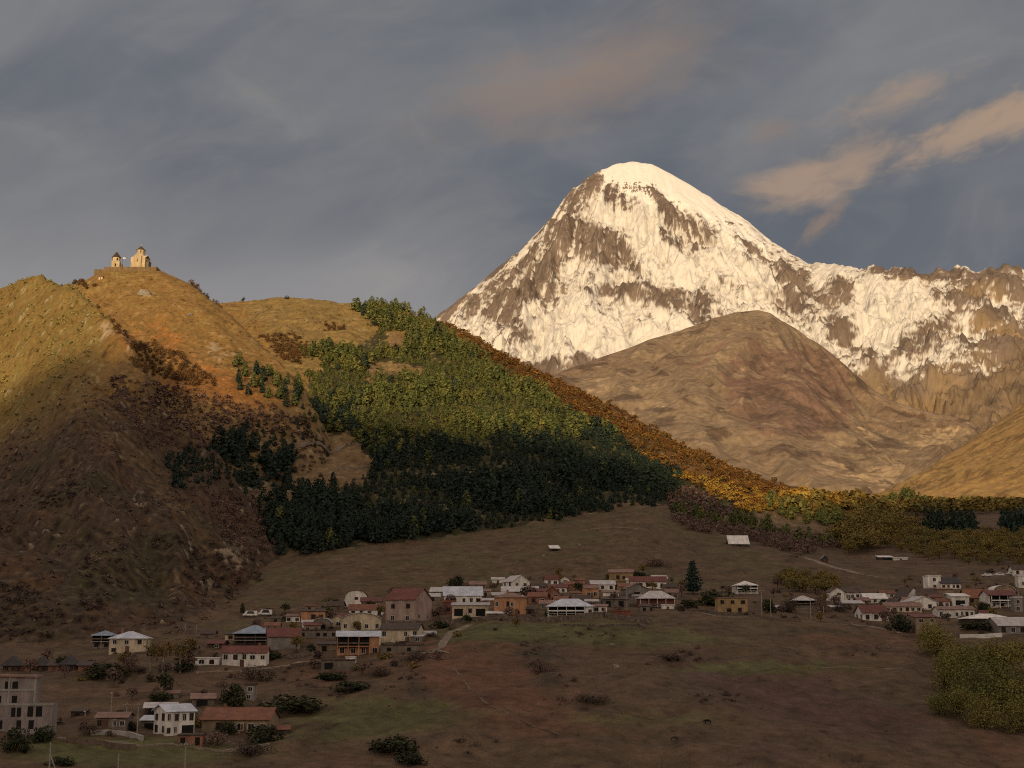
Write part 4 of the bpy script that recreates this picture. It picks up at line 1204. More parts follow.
def village_plants():
    W_ = [dome_arrays(s + 200, 4200, 30, 0.0170, 1.1) for s in range(4)]
    will = [(938, 655, 46, 34, 'small willow bush at the upper left tip of the yellow thicket'),
            (965, 668, 52, 40, 'rounded yellow green willow under the tan walled house'),
            (1000, 676, 62, 44, 'broad willow on the upper right of the yellow thicket'),
            (948, 690, 44, 42, 'upright willow on the left flank of the yellow thicket'),
            (978, 706, 60, 50, 'big yellow willow in the middle of the thicket'),
            (1014, 712, 62, 54, 'big willow cut by the right picture edge in the thicket'),
            (940, 716, 32, 30, 'lowest left willow bush of the yellow thicket'),
            (985, 728, 50, 36, 'willow bush along the lower edge of the yellow thicket'),
            (1022, 732, 50, 36, 'willow bush in the lowest right corner of the thicket'),
            (1046, 700, 70, 60, 'willow standing just beyond the right picture edge'),
            (958, 676, 48, 36, 'willow bush in the middle of the left side of the thicket'),
            (1000, 700, 52, 44, 'dense willow in the right centre of the thicket'),
            (930, 640, 30, 20, 'tiny willow shoot touching the tan block wall'),
            (1018, 660, 44, 30, 'willow at the upper right corner under the grey sloping roof'),
            (962, 716, 40, 36, 'willow at the lower left centre of the thicket')]
    for i, (x, y, w, h, lab) in enumerate(will):
        big_plant('willow_bush', x, y, w * 0.92, h * 1.05, W_[i % 4], M_WILLOW, BARK, lab, 'willow', 'willows on the slope below the village')
    D_ = [dome_arrays(s + 230, 1000, 14, 0.045) for s in range(4)]
    B_ = [dome_arrays(s + 260, 1100, 16, 0.024) for s in range(3)]
    for i, (x, y, w, h, lab) in enumerate([
            (235, 705, 30, 27, 'round dark bush beside the rust roofed long house'),
            (290, 713, 60, 24, 'wide low dark thicket on the slope right of the long house'),
            (392, 754, 52, 26, 'dark bush alone low on the open slope'),
            (412, 764, 34, 20, 'dark bush at the bottom edge below the lone slope thicket'),
            (104, 677, 44, 18, 'dark bush in front of the blue hip roofed villa'),
            (62, 668, 20, 16, 'dark bush behind the pointed roof huts'),
            (226, 733, 22, 18, 'dark bush against the front of the rust roofed house'),
            (42, 742, 26, 24, 'dark bush at the foot of the concrete shell building'),
            (14, 752, 30, 30, 'olive bush in the bottom left corner'),
            (131, 730, 14, 12, 'small dark bush by the pale blue shed'),
            (186, 671, 28, 15, 'dark bush under the amber trees'),
            (160, 700, 26, 12, 'dark bush above the pale blue roofed house'),
            (555, 616, 22, 15, 'square dark bush left of the light blue hip roof'),
            (440, 628, 22, 10, 'dark bush at the corner of the tall red roofed house'),
            (455, 588, 22, 18, 'dark tree behind the long blue roof'),
            (716, 606, 40, 22, 'bushy green tree between the conifer and the ochre block'),
            (690, 610, 26, 14, 'low green bush under the dark conifer'),
            (899, 631, 26, 20, 'dark green square bush in the right hand village'),
            (975, 630, 32, 14, 'dark hedge below the pale metal roof'),
            (855, 606, 16, 8, 'dark bush in front of the white gabled house'),
            (242, 613, 6, 13, 'single slim dark bush by the far white huts'),
            (515, 580, 12, 8, 'small dark bush above the grey gable'),
            (985, 610, 14, 12, 'green bush left of the red roof with the metal top'),
            (330, 680, 34, 12, 'scrubby bush below the stone shed'),
            (350, 692, 40, 14, 'low brown green bush on the slope under the orange house'),
            (262, 660, 36, 14, 'scrub bank right of the white villa'),
            (640, 578, 22, 10, 'bush behind the ochre flat roofed house'),
            (770, 612, 16, 20, 'dark tree between the two utility poles'),
            (262, 742, 40, 22, 'brown hedge in front of the rust roofed house'),
            (60, 765, 30, 12, 'bush on the bottom edge near the braced pole')]):
        big_plant('bush', x, y, w, h, D_[i % 4], M_BUSH, BARK, lab, 'bush')
    for i, (x, y, w, h, lab) in enumerate([
            (150, 672, 22, 34, 'thin amber leaved tree right of the blue roofed villa'),
            (163, 673, 22, 36, 'tallest amber leaved tree of the row by the villa'),
            (180, 673, 26, 34, 'amber leaved tree nearest the white villa')]):
        big_plant('amber_tree', x, y, w, h, bush_arrays(300 + i, 420, 8, 0.035, 0.28, 0.5), M_AMBER, PALEBARK, lab, 'tree')
    for i, (x, y, w, h, lab) in enumerate([
            (130, 672, 26, 22, 'bare brown shrub left of the amber trees'), (255, 680, 40, 22, 'bare shrub on the bank under the white villa'),
            (90, 735, 24, 14, 'bare shrub by the stone cottage'), (215, 745, 40, 18, 'bare hedge below the blue roofed house'),
            (250, 756, 50, 22, 'bare reddish hedge in the bottom corner of the field'), (790, 612, 26, 20, 'bare shrub right of the utility poles'),
            (822, 612, 22, 20, 'bare tree beside the pale roofed pavilion'), (840, 612, 22, 16, 'bare shrub left of the red roofed white house'),
            (415, 660, 30, 12, 'bare shrub by the timber pile'), (540, 672, 30, 16, 'bare thicket on the open slope'), (590, 702, 40, 14, 'low bare thicket in the middle of the slope'),
            (380, 676, 30, 12, 'bare thicket under the stone basement'), (655, 566, 30, 10, 'bare thicket on the meadow above the village'), (670, 660, 40, 10, 'dry bramble patch on the upper slope')]):
        big_plant('bare_shrub', x, y, w, h, B_[i % 3], M_DARKTWIG if i % 3 else M_TWIG, BARK, lab, 'shrub')
    vil = [[(236, 640), (270, 612), (330, 600), (440, 590), (540, 576), (660, 572), (690, 588), (780, 592), (800, 622), (690, 618), (560, 622), (440, 640), (430, 668), (330, 680), (260, 660)], [(780, 590), (930, 580), (1024, 570), (1024, 640), (900, 632), (790, 620)], [(0, 660), (200, 650), (280, 700), (290, 735), (140, 745), (60, 740), (0, 700)]]
    yard = scatter(vil, 6.0, 131, ragged=4, holes=0.1)
    rng = np.random.default_rng(77)
    rng.shuffle(yard)
    LB = [plant_mesh('yard_bush', dome_arrays(s + 280, 150, 9, 0.07), M_DARKTWIG if s % 2 else M_TWIG, BARK) for s in range(4)]
    GB = [plant_mesh('yard_bush', dome_arrays(s + 290, 150, 9, 0.07), M_BUSH if s % 2 else M_OLIVE, BARK) for s in range(4)]
    for i, p in enumerate(yard[:300]):
        grn = i % 3 == 0
        plant('yard_bush', (GB if grn else LB)[rng.integers(4)], p, 1.0 + 2.4 * rng.random() ** 2, 'small green yard bush among the village houses' if grn else 'small leafless brown yard bush among the village houses', 'bush', 'yard bushes among the village houses', rng, 1.5)
    GT = [plant_mesh('garden_tree', bush_arrays(s + 310, 260, 8, 0.06, 0.14, 0.45), (M_OLIVE, M_TWIG, M_AMBER, M_BUSH)[s], BARK) for s in range(4)]
    gl = ('olive leaved garden tree between the village houses', 'leafless mauve garden tree between the village houses', 'amber leaved garden tree between the village houses', 'dark green garden tree between the village houses')
    for i, p in enumerate(yard[300:372]):
        k = (0, 1, 1, 2, 3, 1)[i % 6]
        plant('garden_tree', GT[k], p, 3.0 + 2.6 * rng.random(), gl[k], 'tree', 'garden trees among the village houses', rng, 1.0)
    big_plant('skyline_tree', 243, 300, 5, 6, dome_arrays(411, 160, 8, 0.08), M_BUSH, BARK, 'tiny lone tree on the skyline right of the church hill', 'tree')
    big_plant('skyline_tree', 287, 299, 6, 5, dome_arrays(412, 160, 8, 0.08), M_BUSH, BARK, 'tiny round tree on the skyline over the golden meadow', 'tree')
    big_plant('conifer', 693, 594, 34, 34, pine_arrays(400, 1500, 0.36, 0.030), M_PINE_B, BARK, 'dark pointed conifer standing alone in the middle of the village', 'conifer')


village_plants()
# ------------------------------------------------------------------ buildings
class MB:
    """collects flat sided pieces of one mesh"""
    def __init__(self):
        self.v, self.f = [], []

    def face(self, *pts):
        i = len(self.v)
        self.v += [tuple(p) for p in pts]
        self.f.append(tuple(range(i, i + len(pts))))

    def solid(self, pts, faces):
        i = len(self.v)
        self.v += [tuple(p) for p in pts]
        self.f += [tuple(i + k for k in f) for f in faces]
        return self

    def box(self, x0, x1, y0, y1, z0, z1):
        return self.solid([(x0, y0, z0), (x1, y0, z0), (x1, y1, z0), (x0, y1, z0), (x0, y0, z1), (x1, y0, z1), (x1, y1, z1), (x0, y1, z1)],
                          [(3, 2, 1, 0), (4, 5, 6, 7), (0, 1, 5, 4), (1, 2, 6, 5), (2, 3, 7, 6), (3, 0, 4, 7)])

    def slab(self, p, t):
        """a sloping plate: four upper corners, thickness straight down"""
        lo = [(a, b, c - t) for a, b, c in p]
        return self.solid(list(p) + lo, [(0, 1, 2, 3), (7, 6, 5, 4), (0, 4, 5, 1), (1, 5, 6, 2), (2, 6, 7, 3), (3, 7, 4, 0)])

    def bar(self, a, b, r, n=6):
        a, b = Vector(a), Vector(b)
        d = (b - a).normalized()
        u = d.orthogonal().normalized()
        w = d.cross(u)
        r0, r1 = r if isinstance(r, tuple) else (r, r)
        pts = [a + r0 * (math.cos(k * 2 * math.pi / n) * u + math.sin(k * 2 * math.pi / n) * w) for k in range(n)]
        pts += [b + r1 * (math.cos(k * 2 * math.pi / n) * u + math.sin(k * 2 * math.pi / n) * w) for k in range(n)]
        return self.solid(pts, [(k, (k + 1) % n, n + (k + 1) % n, n + k) for k in range(n)] + [tuple(reversed(range(n))), tuple(range(n, 2 * n))])

    def build(self, name, mat, parent=None, bevel=0.0):
        me = bpy.data.meshes.new(name)
        me.from_pydata(self.v, [], self.f)
        me.materials.append(mat)
        me.update()
        o = bpy.data.objects.new(name, me)
        COL.objects.link(o)
        if parent:
            o.parent = parent
        if bevel:
            b = o.modifiers.new('bevel', 'BEVEL')
            b.width, b.segments = bevel, 1
        return o


def surf(name, col, rough=0.85, stain=0.35, scale=0.6, metal=0.0, streak=True):
    m = bpy.data.materials.new(name)
    m.use_nodes = True
    T = NT(m.node_tree)
    b = T.n['Principled BSDF']
    b.inputs['Roughness'].default_value = rough
    b.inputs['Specular IOR Level'].default_value = 0.25
    b.inputs['Metallic'].default_value = metal
    tc = T.n.new('ShaderNodeTexCoord')
    mp = T.n.new('ShaderNodeMapping')
    mp.inputs['Scale'].default_value = (1, 1, 0.35 if streak else 1)
    T.l.new(tc.outputs['Object'], mp.inputs[0])
    n = T.noise(mp.outputs[0], scale, 6, 0.65, 0.3)
    n2 = T.noise(tc.outputs['Object'], scale * 6, 4, 0.6)
    oi = T.n.new('ShaderNodeObjectInfo')
    v = T.m('ADD', T.step(n, 0.35, 0.68, 1.0 - stain, 1.05), T.m('MULTIPLY', T.m('SUBTRACT', n2, 0.5), stain))
    v = T.m('MULTIPLY', v, T.m('ADD', T.m('MULTIPLY', oi.outputs['Random'], 0.22), 0.88))
    sc = T.n.new('ShaderNodeVectorMath')
    sc.operation = 'SCALE'
    sc.inputs[0].default_value = col
    T.l.new(v, sc.inputs['Scale'])
    T.l.new(sc.outputs[0], b.inputs['Base Color'])
    bp = T.n.new('ShaderNodeBump')
    bp.inputs['Strength'].default_value = 0.3
    bp.inputs['Distance'].default_value = 0.05
    T.l.new(n2, bp.inputs['Height'])
    T.l.new(bp.outputs[0], b.inputs['Normal'])
    return m


WALLS = {k: surf(k + '_wall', c) for k, c in dict(
    white=(.80, .76, .70), cream=(.62, .52, .38), pink=(.36, .26, .225), grey=(.25, .225, .21), peach=(.52, .27, .15), ochre=(.36, .25, .125),
    hill=(.20, .135, .07), stone=(.20, .165, .135), brick=(.27, .13, .09), concrete=(.30, .255, .245), tan=(.30, .225, .15), maroon=(.20, .075, .06), church=(.60, .46, .29), dark=(.075, .055, .045)).items()}
ROOFS = {k: surf(k + '_roof', c, 0.6, 0.30, 0.5, 0.0, False) for k, c in dict(
    red=(.150, .050, .040), rust=(.21, .085, .050), paleblue=(.52, .56, .64), blue=(.27, .33, .42), metal=(.50, .48, .48), brown=(.075, .050, .040), white=(.74, .71, .69), pinkish=(.26, .15, .12), slate=(.055, .050, .050), churchroof=(.075, .045, .030)).items()}
M_FRAME = surf('window_frame_paint', (.55, .52, .47), 0.6, 0.2)
M_DFRAME = surf('brown_frame_paint', (.14, .08, .05), 0.6, 0.2)
M_GLASS = surf('window_glass', (.018, .020, .024), 0.15, 0.2)
M_HOLE = surf('dark_interior', (.012, .011, .010), 0.9, 0.1)
M_WOOD = surf('weathered_wood', (.16, .115, .085), 0.85, 0.4, 1.5)
M_DOOR = surf('door_paint', (.13, .07, .045), 0.6, 0.3)
M_WHITE = surf('white_paint', (.68, .66, .63), 0.6, 0.15)
M_IRON = surf('dark_iron', (.05, .05, .05), 0.5, 0.2)
M_RUBBLE = surf('rubble_stone', (.19, .15, .12), 0.95, 0.6, 1.2, 0.0, False)
M_CONC = surf('pale_concrete', (.36, .34, .31), 0.9, 0.3)


WR = random.Random(12)


def scale_at(p):
    return p.y * (CP + p.z / p.y * SP) / F


def holder(name, p, yaw, label, cat, group=None):
    r = bpy.data.objects.new(name, None)
    r.empty_display_size = 1.0
    r.location = p
    r.rotation_euler = (0, 0, math.radians(yaw))
    COL.objects.link(r)
    return tag(r, label, cat, group)


def window(parent, face, u, z, ww, hh, w, d, frame=M_FRAME, hole=False):
    """a window on a wall: its frame is a part, the pane a sub-part"""
    t = 0.07

    def put(mb, a0, a1, z0, z1, o0, o1):
        if face == 'f':
            mb.box(a0, a1, -d / 2 - o1, -d / 2 - o0, z0, z1)
        elif face == 'b':
            mb.box(a0, a1, d / 2 + o0, d / 2 + o1, z0, z1)
        elif face == 'r':
            mb.box(w / 2 + o0, w / 2 + o1, a0, a1, z0, z1)
        else:
            mb.box(-w / 2 - o1, -w / 2 - o0, a0, a1, z0, z1)
    if hole:
        g = MB()
        put(g, u - ww / 2, u + ww / 2, z, z + hh, -0.05, 0.02)
        return g.build('window', M_HOLE, parent)
    m = MB()
    e = 0.11
    put(m, u - ww / 2 - e, u - ww / 2, z - e, z + hh + e, -0.03, t)
    put(m, u + ww / 2, u + ww / 2 + e, z - e, z + hh + e, -0.03, t)
    put(m, u - ww / 2, u + ww / 2, z - e, z, -0.03, t)
    put(m, u - ww / 2, u + ww / 2, z + hh, z + hh + e, -0.03, t)
    put(m, u - 0.03, u + 0.03, z, z + hh, -0.03, t * 0.6)
    f = m.build('window', frame, parent)
    g = MB()
    put(g, u - ww / 2, u + ww / 2, z, z + hh, -0.02, 0.015)
    g.build('pane', M_GLASS, f)
    return f


def house(label, px, py, w, h, rh, roof='gx', yaw=0, depth=7.0, wall='white', rc='metal', wins=(), door=None, balcony=None, chimney=None, name='house', cat='house',
          side=None, frame=None, over=0.45, holes=False, porch=None, plinth=None, gate=None, solid_px=None):
    """one building; w, h, rh are its picture sizes in pixels, px, py the middle of the foot of its front wall"""
    p = spot(px, py)
    s = scale_at(p)
    w, h, rh = w * s, h * s, rh * s
    d = depth
    ya = math.radians(yaw)
    c = Vector((p.x - math.sin(ya) * d / 2, p.y + math.cos(ya) * d / 2, p.z - 0.15))
    R = holder(name, c, yaw, label, cat)
    wl = MB()
    x, y = w / 2, d / 2
    lo = -3.5
    o = over
    t = 0.16
    rf = MB()
    if roof == 'gx':
        wl.solid([(-x, -y, lo), (x, -y, lo), (x, y, lo), (-x, y, lo), (-x, -y, h), (x, -y, h), (x, y, h), (-x, y, h), (-x, 0, h + rh), (x, 0, h + rh)],
                 [(0, 1, 5, 4), (2, 3, 7, 6), (1, 2, 6, 9, 5), (3, 0, 4, 8, 7), (3, 2, 1, 0), (4, 5, 9, 8), (6, 7, 8, 9)])
        k = rh / y
        rf.slab([(-x - o, -y - o, h - k * o + t), (x + o, -y - o, h - k * o + t), (x + o, 0, h + rh + t), (-x - o, 0, h + rh + t)], t * 0.8)
        rf.slab([(-x - o, 0, h + rh + t), (x + o, 0, h + rh + t), (x + o, y + o, h - k * o + t), (-x - o, y + o, h - k * o + t)], t * 0.8)
    elif roof == 'gy':
        wl.solid([(-x, -y, lo), (x, -y, lo), (x, y, lo), (-x, y, lo), (-x, -y, h), (x, -y, h), (x, y, h), (-x, y, h), (0, -y, h + rh), (0, y, h + rh)],
                 [(0, 1, 5, 8, 4), (2, 3, 7, 9, 6), (1, 2, 6, 5), (3, 0, 4, 7), (3, 2, 1, 0), (5, 6, 9, 8), (7, 4, 8, 9)])
        k = rh / x
        rf.slab([(-x - o, y + o, h - k * o + t), (-x - o, -y - o, h - k * o + t), (0, -y - o, h + rh + t), (0, y + o, h + rh + t)], t * 0.8)
        rf.slab([(0, y + o, h + rh + t), (0, -y - o, h + rh + t), (x + o, -y - o, h - k * o + t), (x + o, y + o, h - k * o + t)], t * 0.8)
    elif roof in ('hip', 'pyr'):
        wl.box(-x, x, -y, y, lo, h)
        r = max(x - y, 0.0) if roof == 'hip' else 0.0
        z0, z1 = h + 0.02, h + rh
        a = [(-x - o, -y - o, z0), (x + o, -y - o, z0), (x + o, y + o, z0), (-x - o, y + o, z0), (-r, 0, z1), (r, 0, z1)]
        b = [(q[0], q[1], q[2] - 0.14) for q in a[:4]]
        if r > 0.01:
            rf.solid(a + b, [(0, 1, 5, 4), (1, 2, 5), (2, 3, 4, 5), (3, 0, 4), (0, 6, 7, 1), (1, 7, 8, 2), (2, 8, 9, 3), (3, 9, 6, 0), (9, 8, 7, 6)])
        else:
            rf.solid(a[:5] + b, [(0, 1, 4), (1, 2, 4), (2, 3, 4), (3, 0, 4), (0, 5, 6, 1), (1, 6, 7, 2), (2, 7, 8, 3), (3, 8, 5, 0), (8, 7, 6, 5)])
    elif roof == 'arch':
        n = 12
        ar = [(-x * math.cos(math.pi * i / n), h + rh * math.sin(math.pi * i / n)) for i in range(n + 1)]
        pts = [(-x, -y, lo), (x, -y, lo), (x, y, lo), (-x, y, lo)] + [(q, -y, z) for q, z in ar] + [(q, y, z) for q, z in ar]
        A, B = 4, 4 + n + 1
        wl.solid(pts, [(3, 2, 1, 0), (0, 1) + tuple(A + i for i in range(n, -1, -1)), (2, 3) + tuple(B + i for i in range(n + 1)), (1, 2, B + n, A + n), (3, 0, A, B)])
        for i in range(n):
            (x0, z0), (x1, z1) = ar[i], ar[i + 1]
            sx = (x + o * 0.6) / x
            rf.slab([(x0 * sx, y + o, z0 + t), (x0 * sx, -y - o, z0 + t), (x1 * sx, -y - o, z1 + t), (x1 * sx, y + o, z1 + t)], t * 0.8)
    elif roof == 'shed':
        wl.solid([(-x, -y, lo), (x, -y, lo), (x, y, lo), (-x, y, lo), (-x, -y, h), (x, -y, h), (x, y, h + rh), (-x, y, h + rh)],
                 [(0, 1, 5, 4), (2, 3, 7, 6), (1, 2, 6, 5), (3, 0, 4, 7), (3, 2, 1, 0), (4, 5, 6, 7)])
        k = rh / d
        rf.slab([(-x - o, -y - o, h - k * o + t), (x + o, -y - o, h - k * o + t), (x + o, y + o, h + rh + k * o + t), (-x - o, y + o, h + rh + k * o + t)], t * 0.8)
    else:
        wl.box(-x, x, -y, y, lo, h)
        rf.box(-x - o * 0.4, x + o * 0.4, -y - o * 0.4, y + o * 0.4, h + 0.003, h + max(rh, 0.22))
    wm = WALLS[wall]
    wl.build('wall', wm, R)
    ro = rf.build('roof', ROOFS[rc], R)
    fr = frame or M_FRAME
    for (face, rows, cols, *opt) in wins:
        z0, z1 = (opt[0], opt[1]) if len(opt) > 1 else (0.0, 1.0)
        u0, u1 = (opt[2], opt[3]) if len(opt) > 3 else (0.0, 1.0)
        L = w if face in 'fb' else d
        fh = h * (z1 - z0) / rows
        cw = L * (u1 - u0) / cols
        ww, hh = min(1.25, cw * 0.52), min(1.5, fh * 0.55)
        for r in range(rows):
            for q in range(cols):
                u = -L / 2 + L * u0 + cw * (q + 0.5) + WR.uniform(-.12, .12) * cw
                if cols > 2 and WR.random() < 0.2:
                    continue
                window(R, face, u, h * z0 + fh * r + fh * 0.26, ww * WR.uniform(.75, 1.05), hh * WR.uniform(.75, 1.0), w, d, fr if WR.random() < .65 else M_DFRAME, holes)
    if door is not None:
        dm = MB()
        dw, dh = min(1.1, w * 0.2), min(2.1, h * 0.75)
        dx = -x + w * door
        dm.box(dx - dw / 2, dx + dw / 2, -y - 0.06, -y + 0.02, -0.1, dh)
        do = dm.build('door', M_DOOR, R)
        hd = MB()
        hd.box(dx + dw * 0.32, dx + dw * 0.40, -y - 0.12, -y - 0.05, dh * 0.45, dh * 0.52)
        hd.build('handle', M_IRON, do)
    for (u0, u1, z0, z1) in (gate or ()):
        g = MB()
        g.box(-x + w * u0, -x + w * u1, -y - 0.03, -y + 0.06, h * z0 - (0.1 if z0 == 0 else 0), h * z1)
        g.build('garage_opening', M_HOLE, R)
    if balcony:
        u0, u1, zf, dep = balcony
        b = MB()
        x0, x1, z = -x + w * u0, -x + w * u1, h * zf
        b.box(x0, x1, -y - dep, -y - 0.003, z - 0.18, z)
        bo = b.build('balcony', M_CONC if wall != 'peach' else wm, R)
        n = max(2, int((x1 - x0) / 2.4) + 1)
        po, ra = MB(), MB()
        for i in range(n):
            q = x0 + 0.1 + (x1 - x0 - 0.2) * i / (n - 1)
            po.box(q - 0.08, q + 0.08, -y - dep + 0.05, -y - dep + 0.21, z, h - 0.02)
            if z > 1.0:
                po.box(q - 0.1, q + 0.1, -y - dep + 0.03, -y - dep + 0.23, lo, z - 0.185)
        po.build('post', M_WHITE if wall in ('white', 'maroon') else wm, R)
        ra.box(x0, x1, -y - dep, -y - dep + 0.05, z + 0.55, z + 0.95)
        ra.build('railing', M_WOOD if wall != 'white' else M_WHITE, bo)
        k = MB()
        k.box(x0, x1, -y - 0.02, -y + 0.05, z + 0.02, h - 0.25)
        k.build('recess', M_HOLE if wall != 'maroon' else wm, R)
        lid = MB()
        lid.slab([(x0 - 0.2, -y - dep - 0.3, h - 0.02), (x1 + 0.2, -y - dep - 0.3, h - 0.02), (x1 + 0.2, -y - o * 0.3, h + 0.28), (x0 - 0.2, -y - o * 0.3, h + 0.28)], 0.12)
        lid.build('porch_roof', ROOFS[rc], R)
    if chimney is not None:
        m = MB()
        q = -x + w * chimney
        m.box(q - 0.3, q + 0.3, 0.15, 0.75, h + rh * 0.3, h + rh + 0.9)
        m.build('chimney', WALLS['brick'], ro)
    if plinth:
        m = MB()
        hz = plinth * s
        m.box(-x - 0.06, x + 0.06, -y - 0.06, y + 0.06, lo + 0.1, hz)
        m.build('plinth', M_RUBBLE, R)
    return R


def lower_left_hamlet():
    # unfinished block at the left edge
    p = spot(22, 731)
    s = scale_at(p)
    R = holder('concrete_building', (p.x, p.y + 2, p.z), 5, 'unfinished grey pink concrete block with empty windows at the left edge', 'building')
    w, h1, h2 = 60 * s, 27 * s, 55 * s
    a = MB()
    a.box(-w / 2, w / 2, -4, 0.5, -4, h1)
    a.box(-w / 2, w / 2 - 18 * s, -3.6, 0.7, h1 + 0.003, h2)
    a.build('wall', WALLS['concrete'], R)
    b = MB()
    xb = w / 2 - 18 * s
    b.box(-w / 2, w / 2 + 0.1, -4.12, -4.003, h1 - 0.35, h1 + 0.1)
    b.box(-w / 2, xb + 0.05, -3.72, -3.603, (h1 + h2) / 2 - 0.3, (h1 + h2) / 2 + 0.1)
    b.box(xb - 0.35, xb + 0.06, -3.72, -3.603, h1 + 0.105, (h1 + h2) / 2 - 0.305)
    b.box(xb - 0.35, xb + 0.06, -3.72, -3.603, (h1 + h2) / 2 + 0.105, h2 - 0.355)
    b.box(-3.0, -2.6, -3.72, -3.603, h1 + 0.105, (h1 + h2) / 2 - 0.305)
    b.box(-3.0, -2.6, -3.72, -3.603, (h1 + h2) / 2 + 0.105, h2 - 0.355)
    b.build('concrete_frame', M_CONC, R)
    c = MB()
    c.slab([(-w / 2 - 0.3, -4.0, h2 + 0.15), (xb + 0.3, -4.0, h2 - 0.2), (xb + 0.3, 0.9, h2 - 0.2), (-w / 2 - 0.3, 0.9, h2 + 0.15)], 0.35)
    c.build('roof', ROOFS['pinkish'], R)
    for (u, z, ww, hh) in ((-0.5, 0.80, 1.1, 1.9), (0.95, 0.80, 1.1, 1.9), (0.95, 0.57, 1.0, 1.4), (-2.1, 0.57, 1.0, 1.4), (-4.6, 0.80, 1.1, 1.9)):
        m = MB()
        X = u - 2.6
        m.box(X - ww / 2, X + ww / 2, -3.64, -3.55, h2 * z - hh / 2, h2 * z + hh / 2)
        m.build('window', M_HOLE, R)
    for (u, z, ww, hh) in ((-4.9, .68, 0.9, 2.2), (-1.6, .70, 0.8, 1.8), (-0.5, .70, 0.8, 1.8), (1.7, .72, 1.1, 2.0), (3.4, .72, 1.2, 2.0), (-0.4, .25, 0.9, 1.7), (2.0, .25, 1.0, 1.7), (-4.0, .25, .9, 1.7)):
        m = MB()
        m.box(u - ww / 2, u + ww / 2, -4.04, -3.95, h1 * z - hh / 2, h1 * z + hh / 2)
        m.build('window', M_HOLE, R)
    # three pointed huts
    for x, y, lab in ((10, 671, 'leftmost of the three dark huts with pointed roofs'), (40, 671, 'middle one of the three dark huts with pointed roofs'), (68, 670, 'right one of the three pointed huts, brick walls beside it')):
        house(lab, x, y, 15, 6, 10, 'pyr', 0, 3.6, 'dark', 'slate', wins=(('f', 1, 2),), door=0.5, name='pointed_hut', cat='hut', over=0.6, frame=M_WOOD)
    for x, lab in ((24, 'low brown shed between the left and middle pointed huts'), (54, 'brick shed between the middle and right pointed huts'), (84, 'low brick shed right of the pointed huts')):
        house(lab, x, 671, 12, 6, 3, 'shed', 3, 3.0, 'brick', 'brown', door=0.5, name='shed', cat='shed')
    house('two storey villa with blue grey hip roof, cream front and dark balcony', 127, 653, 36, 15, 7, 'hip', 4, 9, 'cream', 'paleblue', wins=(('f', 2, 3), ('r', 2, 2)), door=0.5, name='villa', chimney=0.25)
    house('open balcony wing with wide pale roof joined left of the cream villa', 102, 648, 20, 13, 5, 'hip', 4, 8, 'grey', 'blue', balcony=(0.0, 1.0, 0.55, 1.8), wins=(('f', 1, 2, 0, .5),), name='villa_wing', cat='house')
    house('white two storey villa with dark red roof beside bare bushes', 244, 667, 44, 15, 6, 'gx', 3, 6, 'white', 'red', wins=(('f', 1, 5, .38, 1.0),), door=0.45, chimney=0.8, name='villa')
    house('low flat white annex left of the red roofed white villa', 207, 665, 24, 7, 1, 'flat', 0, 5, 'white', 'white', wins=(('f', 1, 2),), name='annex', cat='shed')
    house('small pale blue and white two storey house with light metal roof and dark garage', 180, 735, 30, 24, 6, 'gx', 36, 6.5, 'white', 'paleblue', wins=(('f', 1, 2, .5, 1.0, .5, 1.0), ('f', 1, 2, .5, 1, 0, .45), ('f', 1, 2, .02, .45, 0, .42), ('l', 2, 2)), gate=((.55, .97, 0, .42),), name='house')
    house('long low house with rust red roof and small white framed door', 235, 733, 68, 14, 10, 'gx', -3, 9, 'tan', 'rust', wins=(('f', 1, 6),), door=0.62, chimney=0.25)
    house('old stone cottage with pink tin roof left of the utility pole', 111, 728, 30, 11, 4, 'gx', 2, 6, 'stone', 'pinkish', wins=(('f', 1, 4),), door=0.3, name='cottage', cat='cottage')
    house('pale blue shed left of the small pale blue house', 149, 729, 16, 9, 3, 'shed', 4, 5, 'grey', 'paleblue', gate=((.2, .8, 0, .7),), name='shed', cat='shed')
    house('dark lean-to behind the pale blue shed', 160, 716, 30, 9, 4, 'gx', 10, 6, 'dark', 'metal', gate=((.1, .5, 0, .8),), name='shed', cat='shed')
    house('low grey roofed barn with dark doorway above the long rust roofed house', 203, 706, 22, 8, 4, 'gx', 12, 6, 'stone', 'pinkish', gate=((.2, .7, 0, .8),), name='barn', cat='barn')
    house('stone retaining hut with a pale doorway under the blue roofed house', 190, 744, 24, 9, 1, 'flat', 4, 4, 'brick', 'brown', gate=((.1, .3, 0, .8), (.7, .9, 0, .8)), name='shed', cat='shed')
    house('tall narrow grey store at the right end of the rust roofed house', 249, 700, 9, 15, 2, 'flat', 0, 4, 'grey', 'brown', wins=(('f', 2, 1),), name='store', cat='shed')


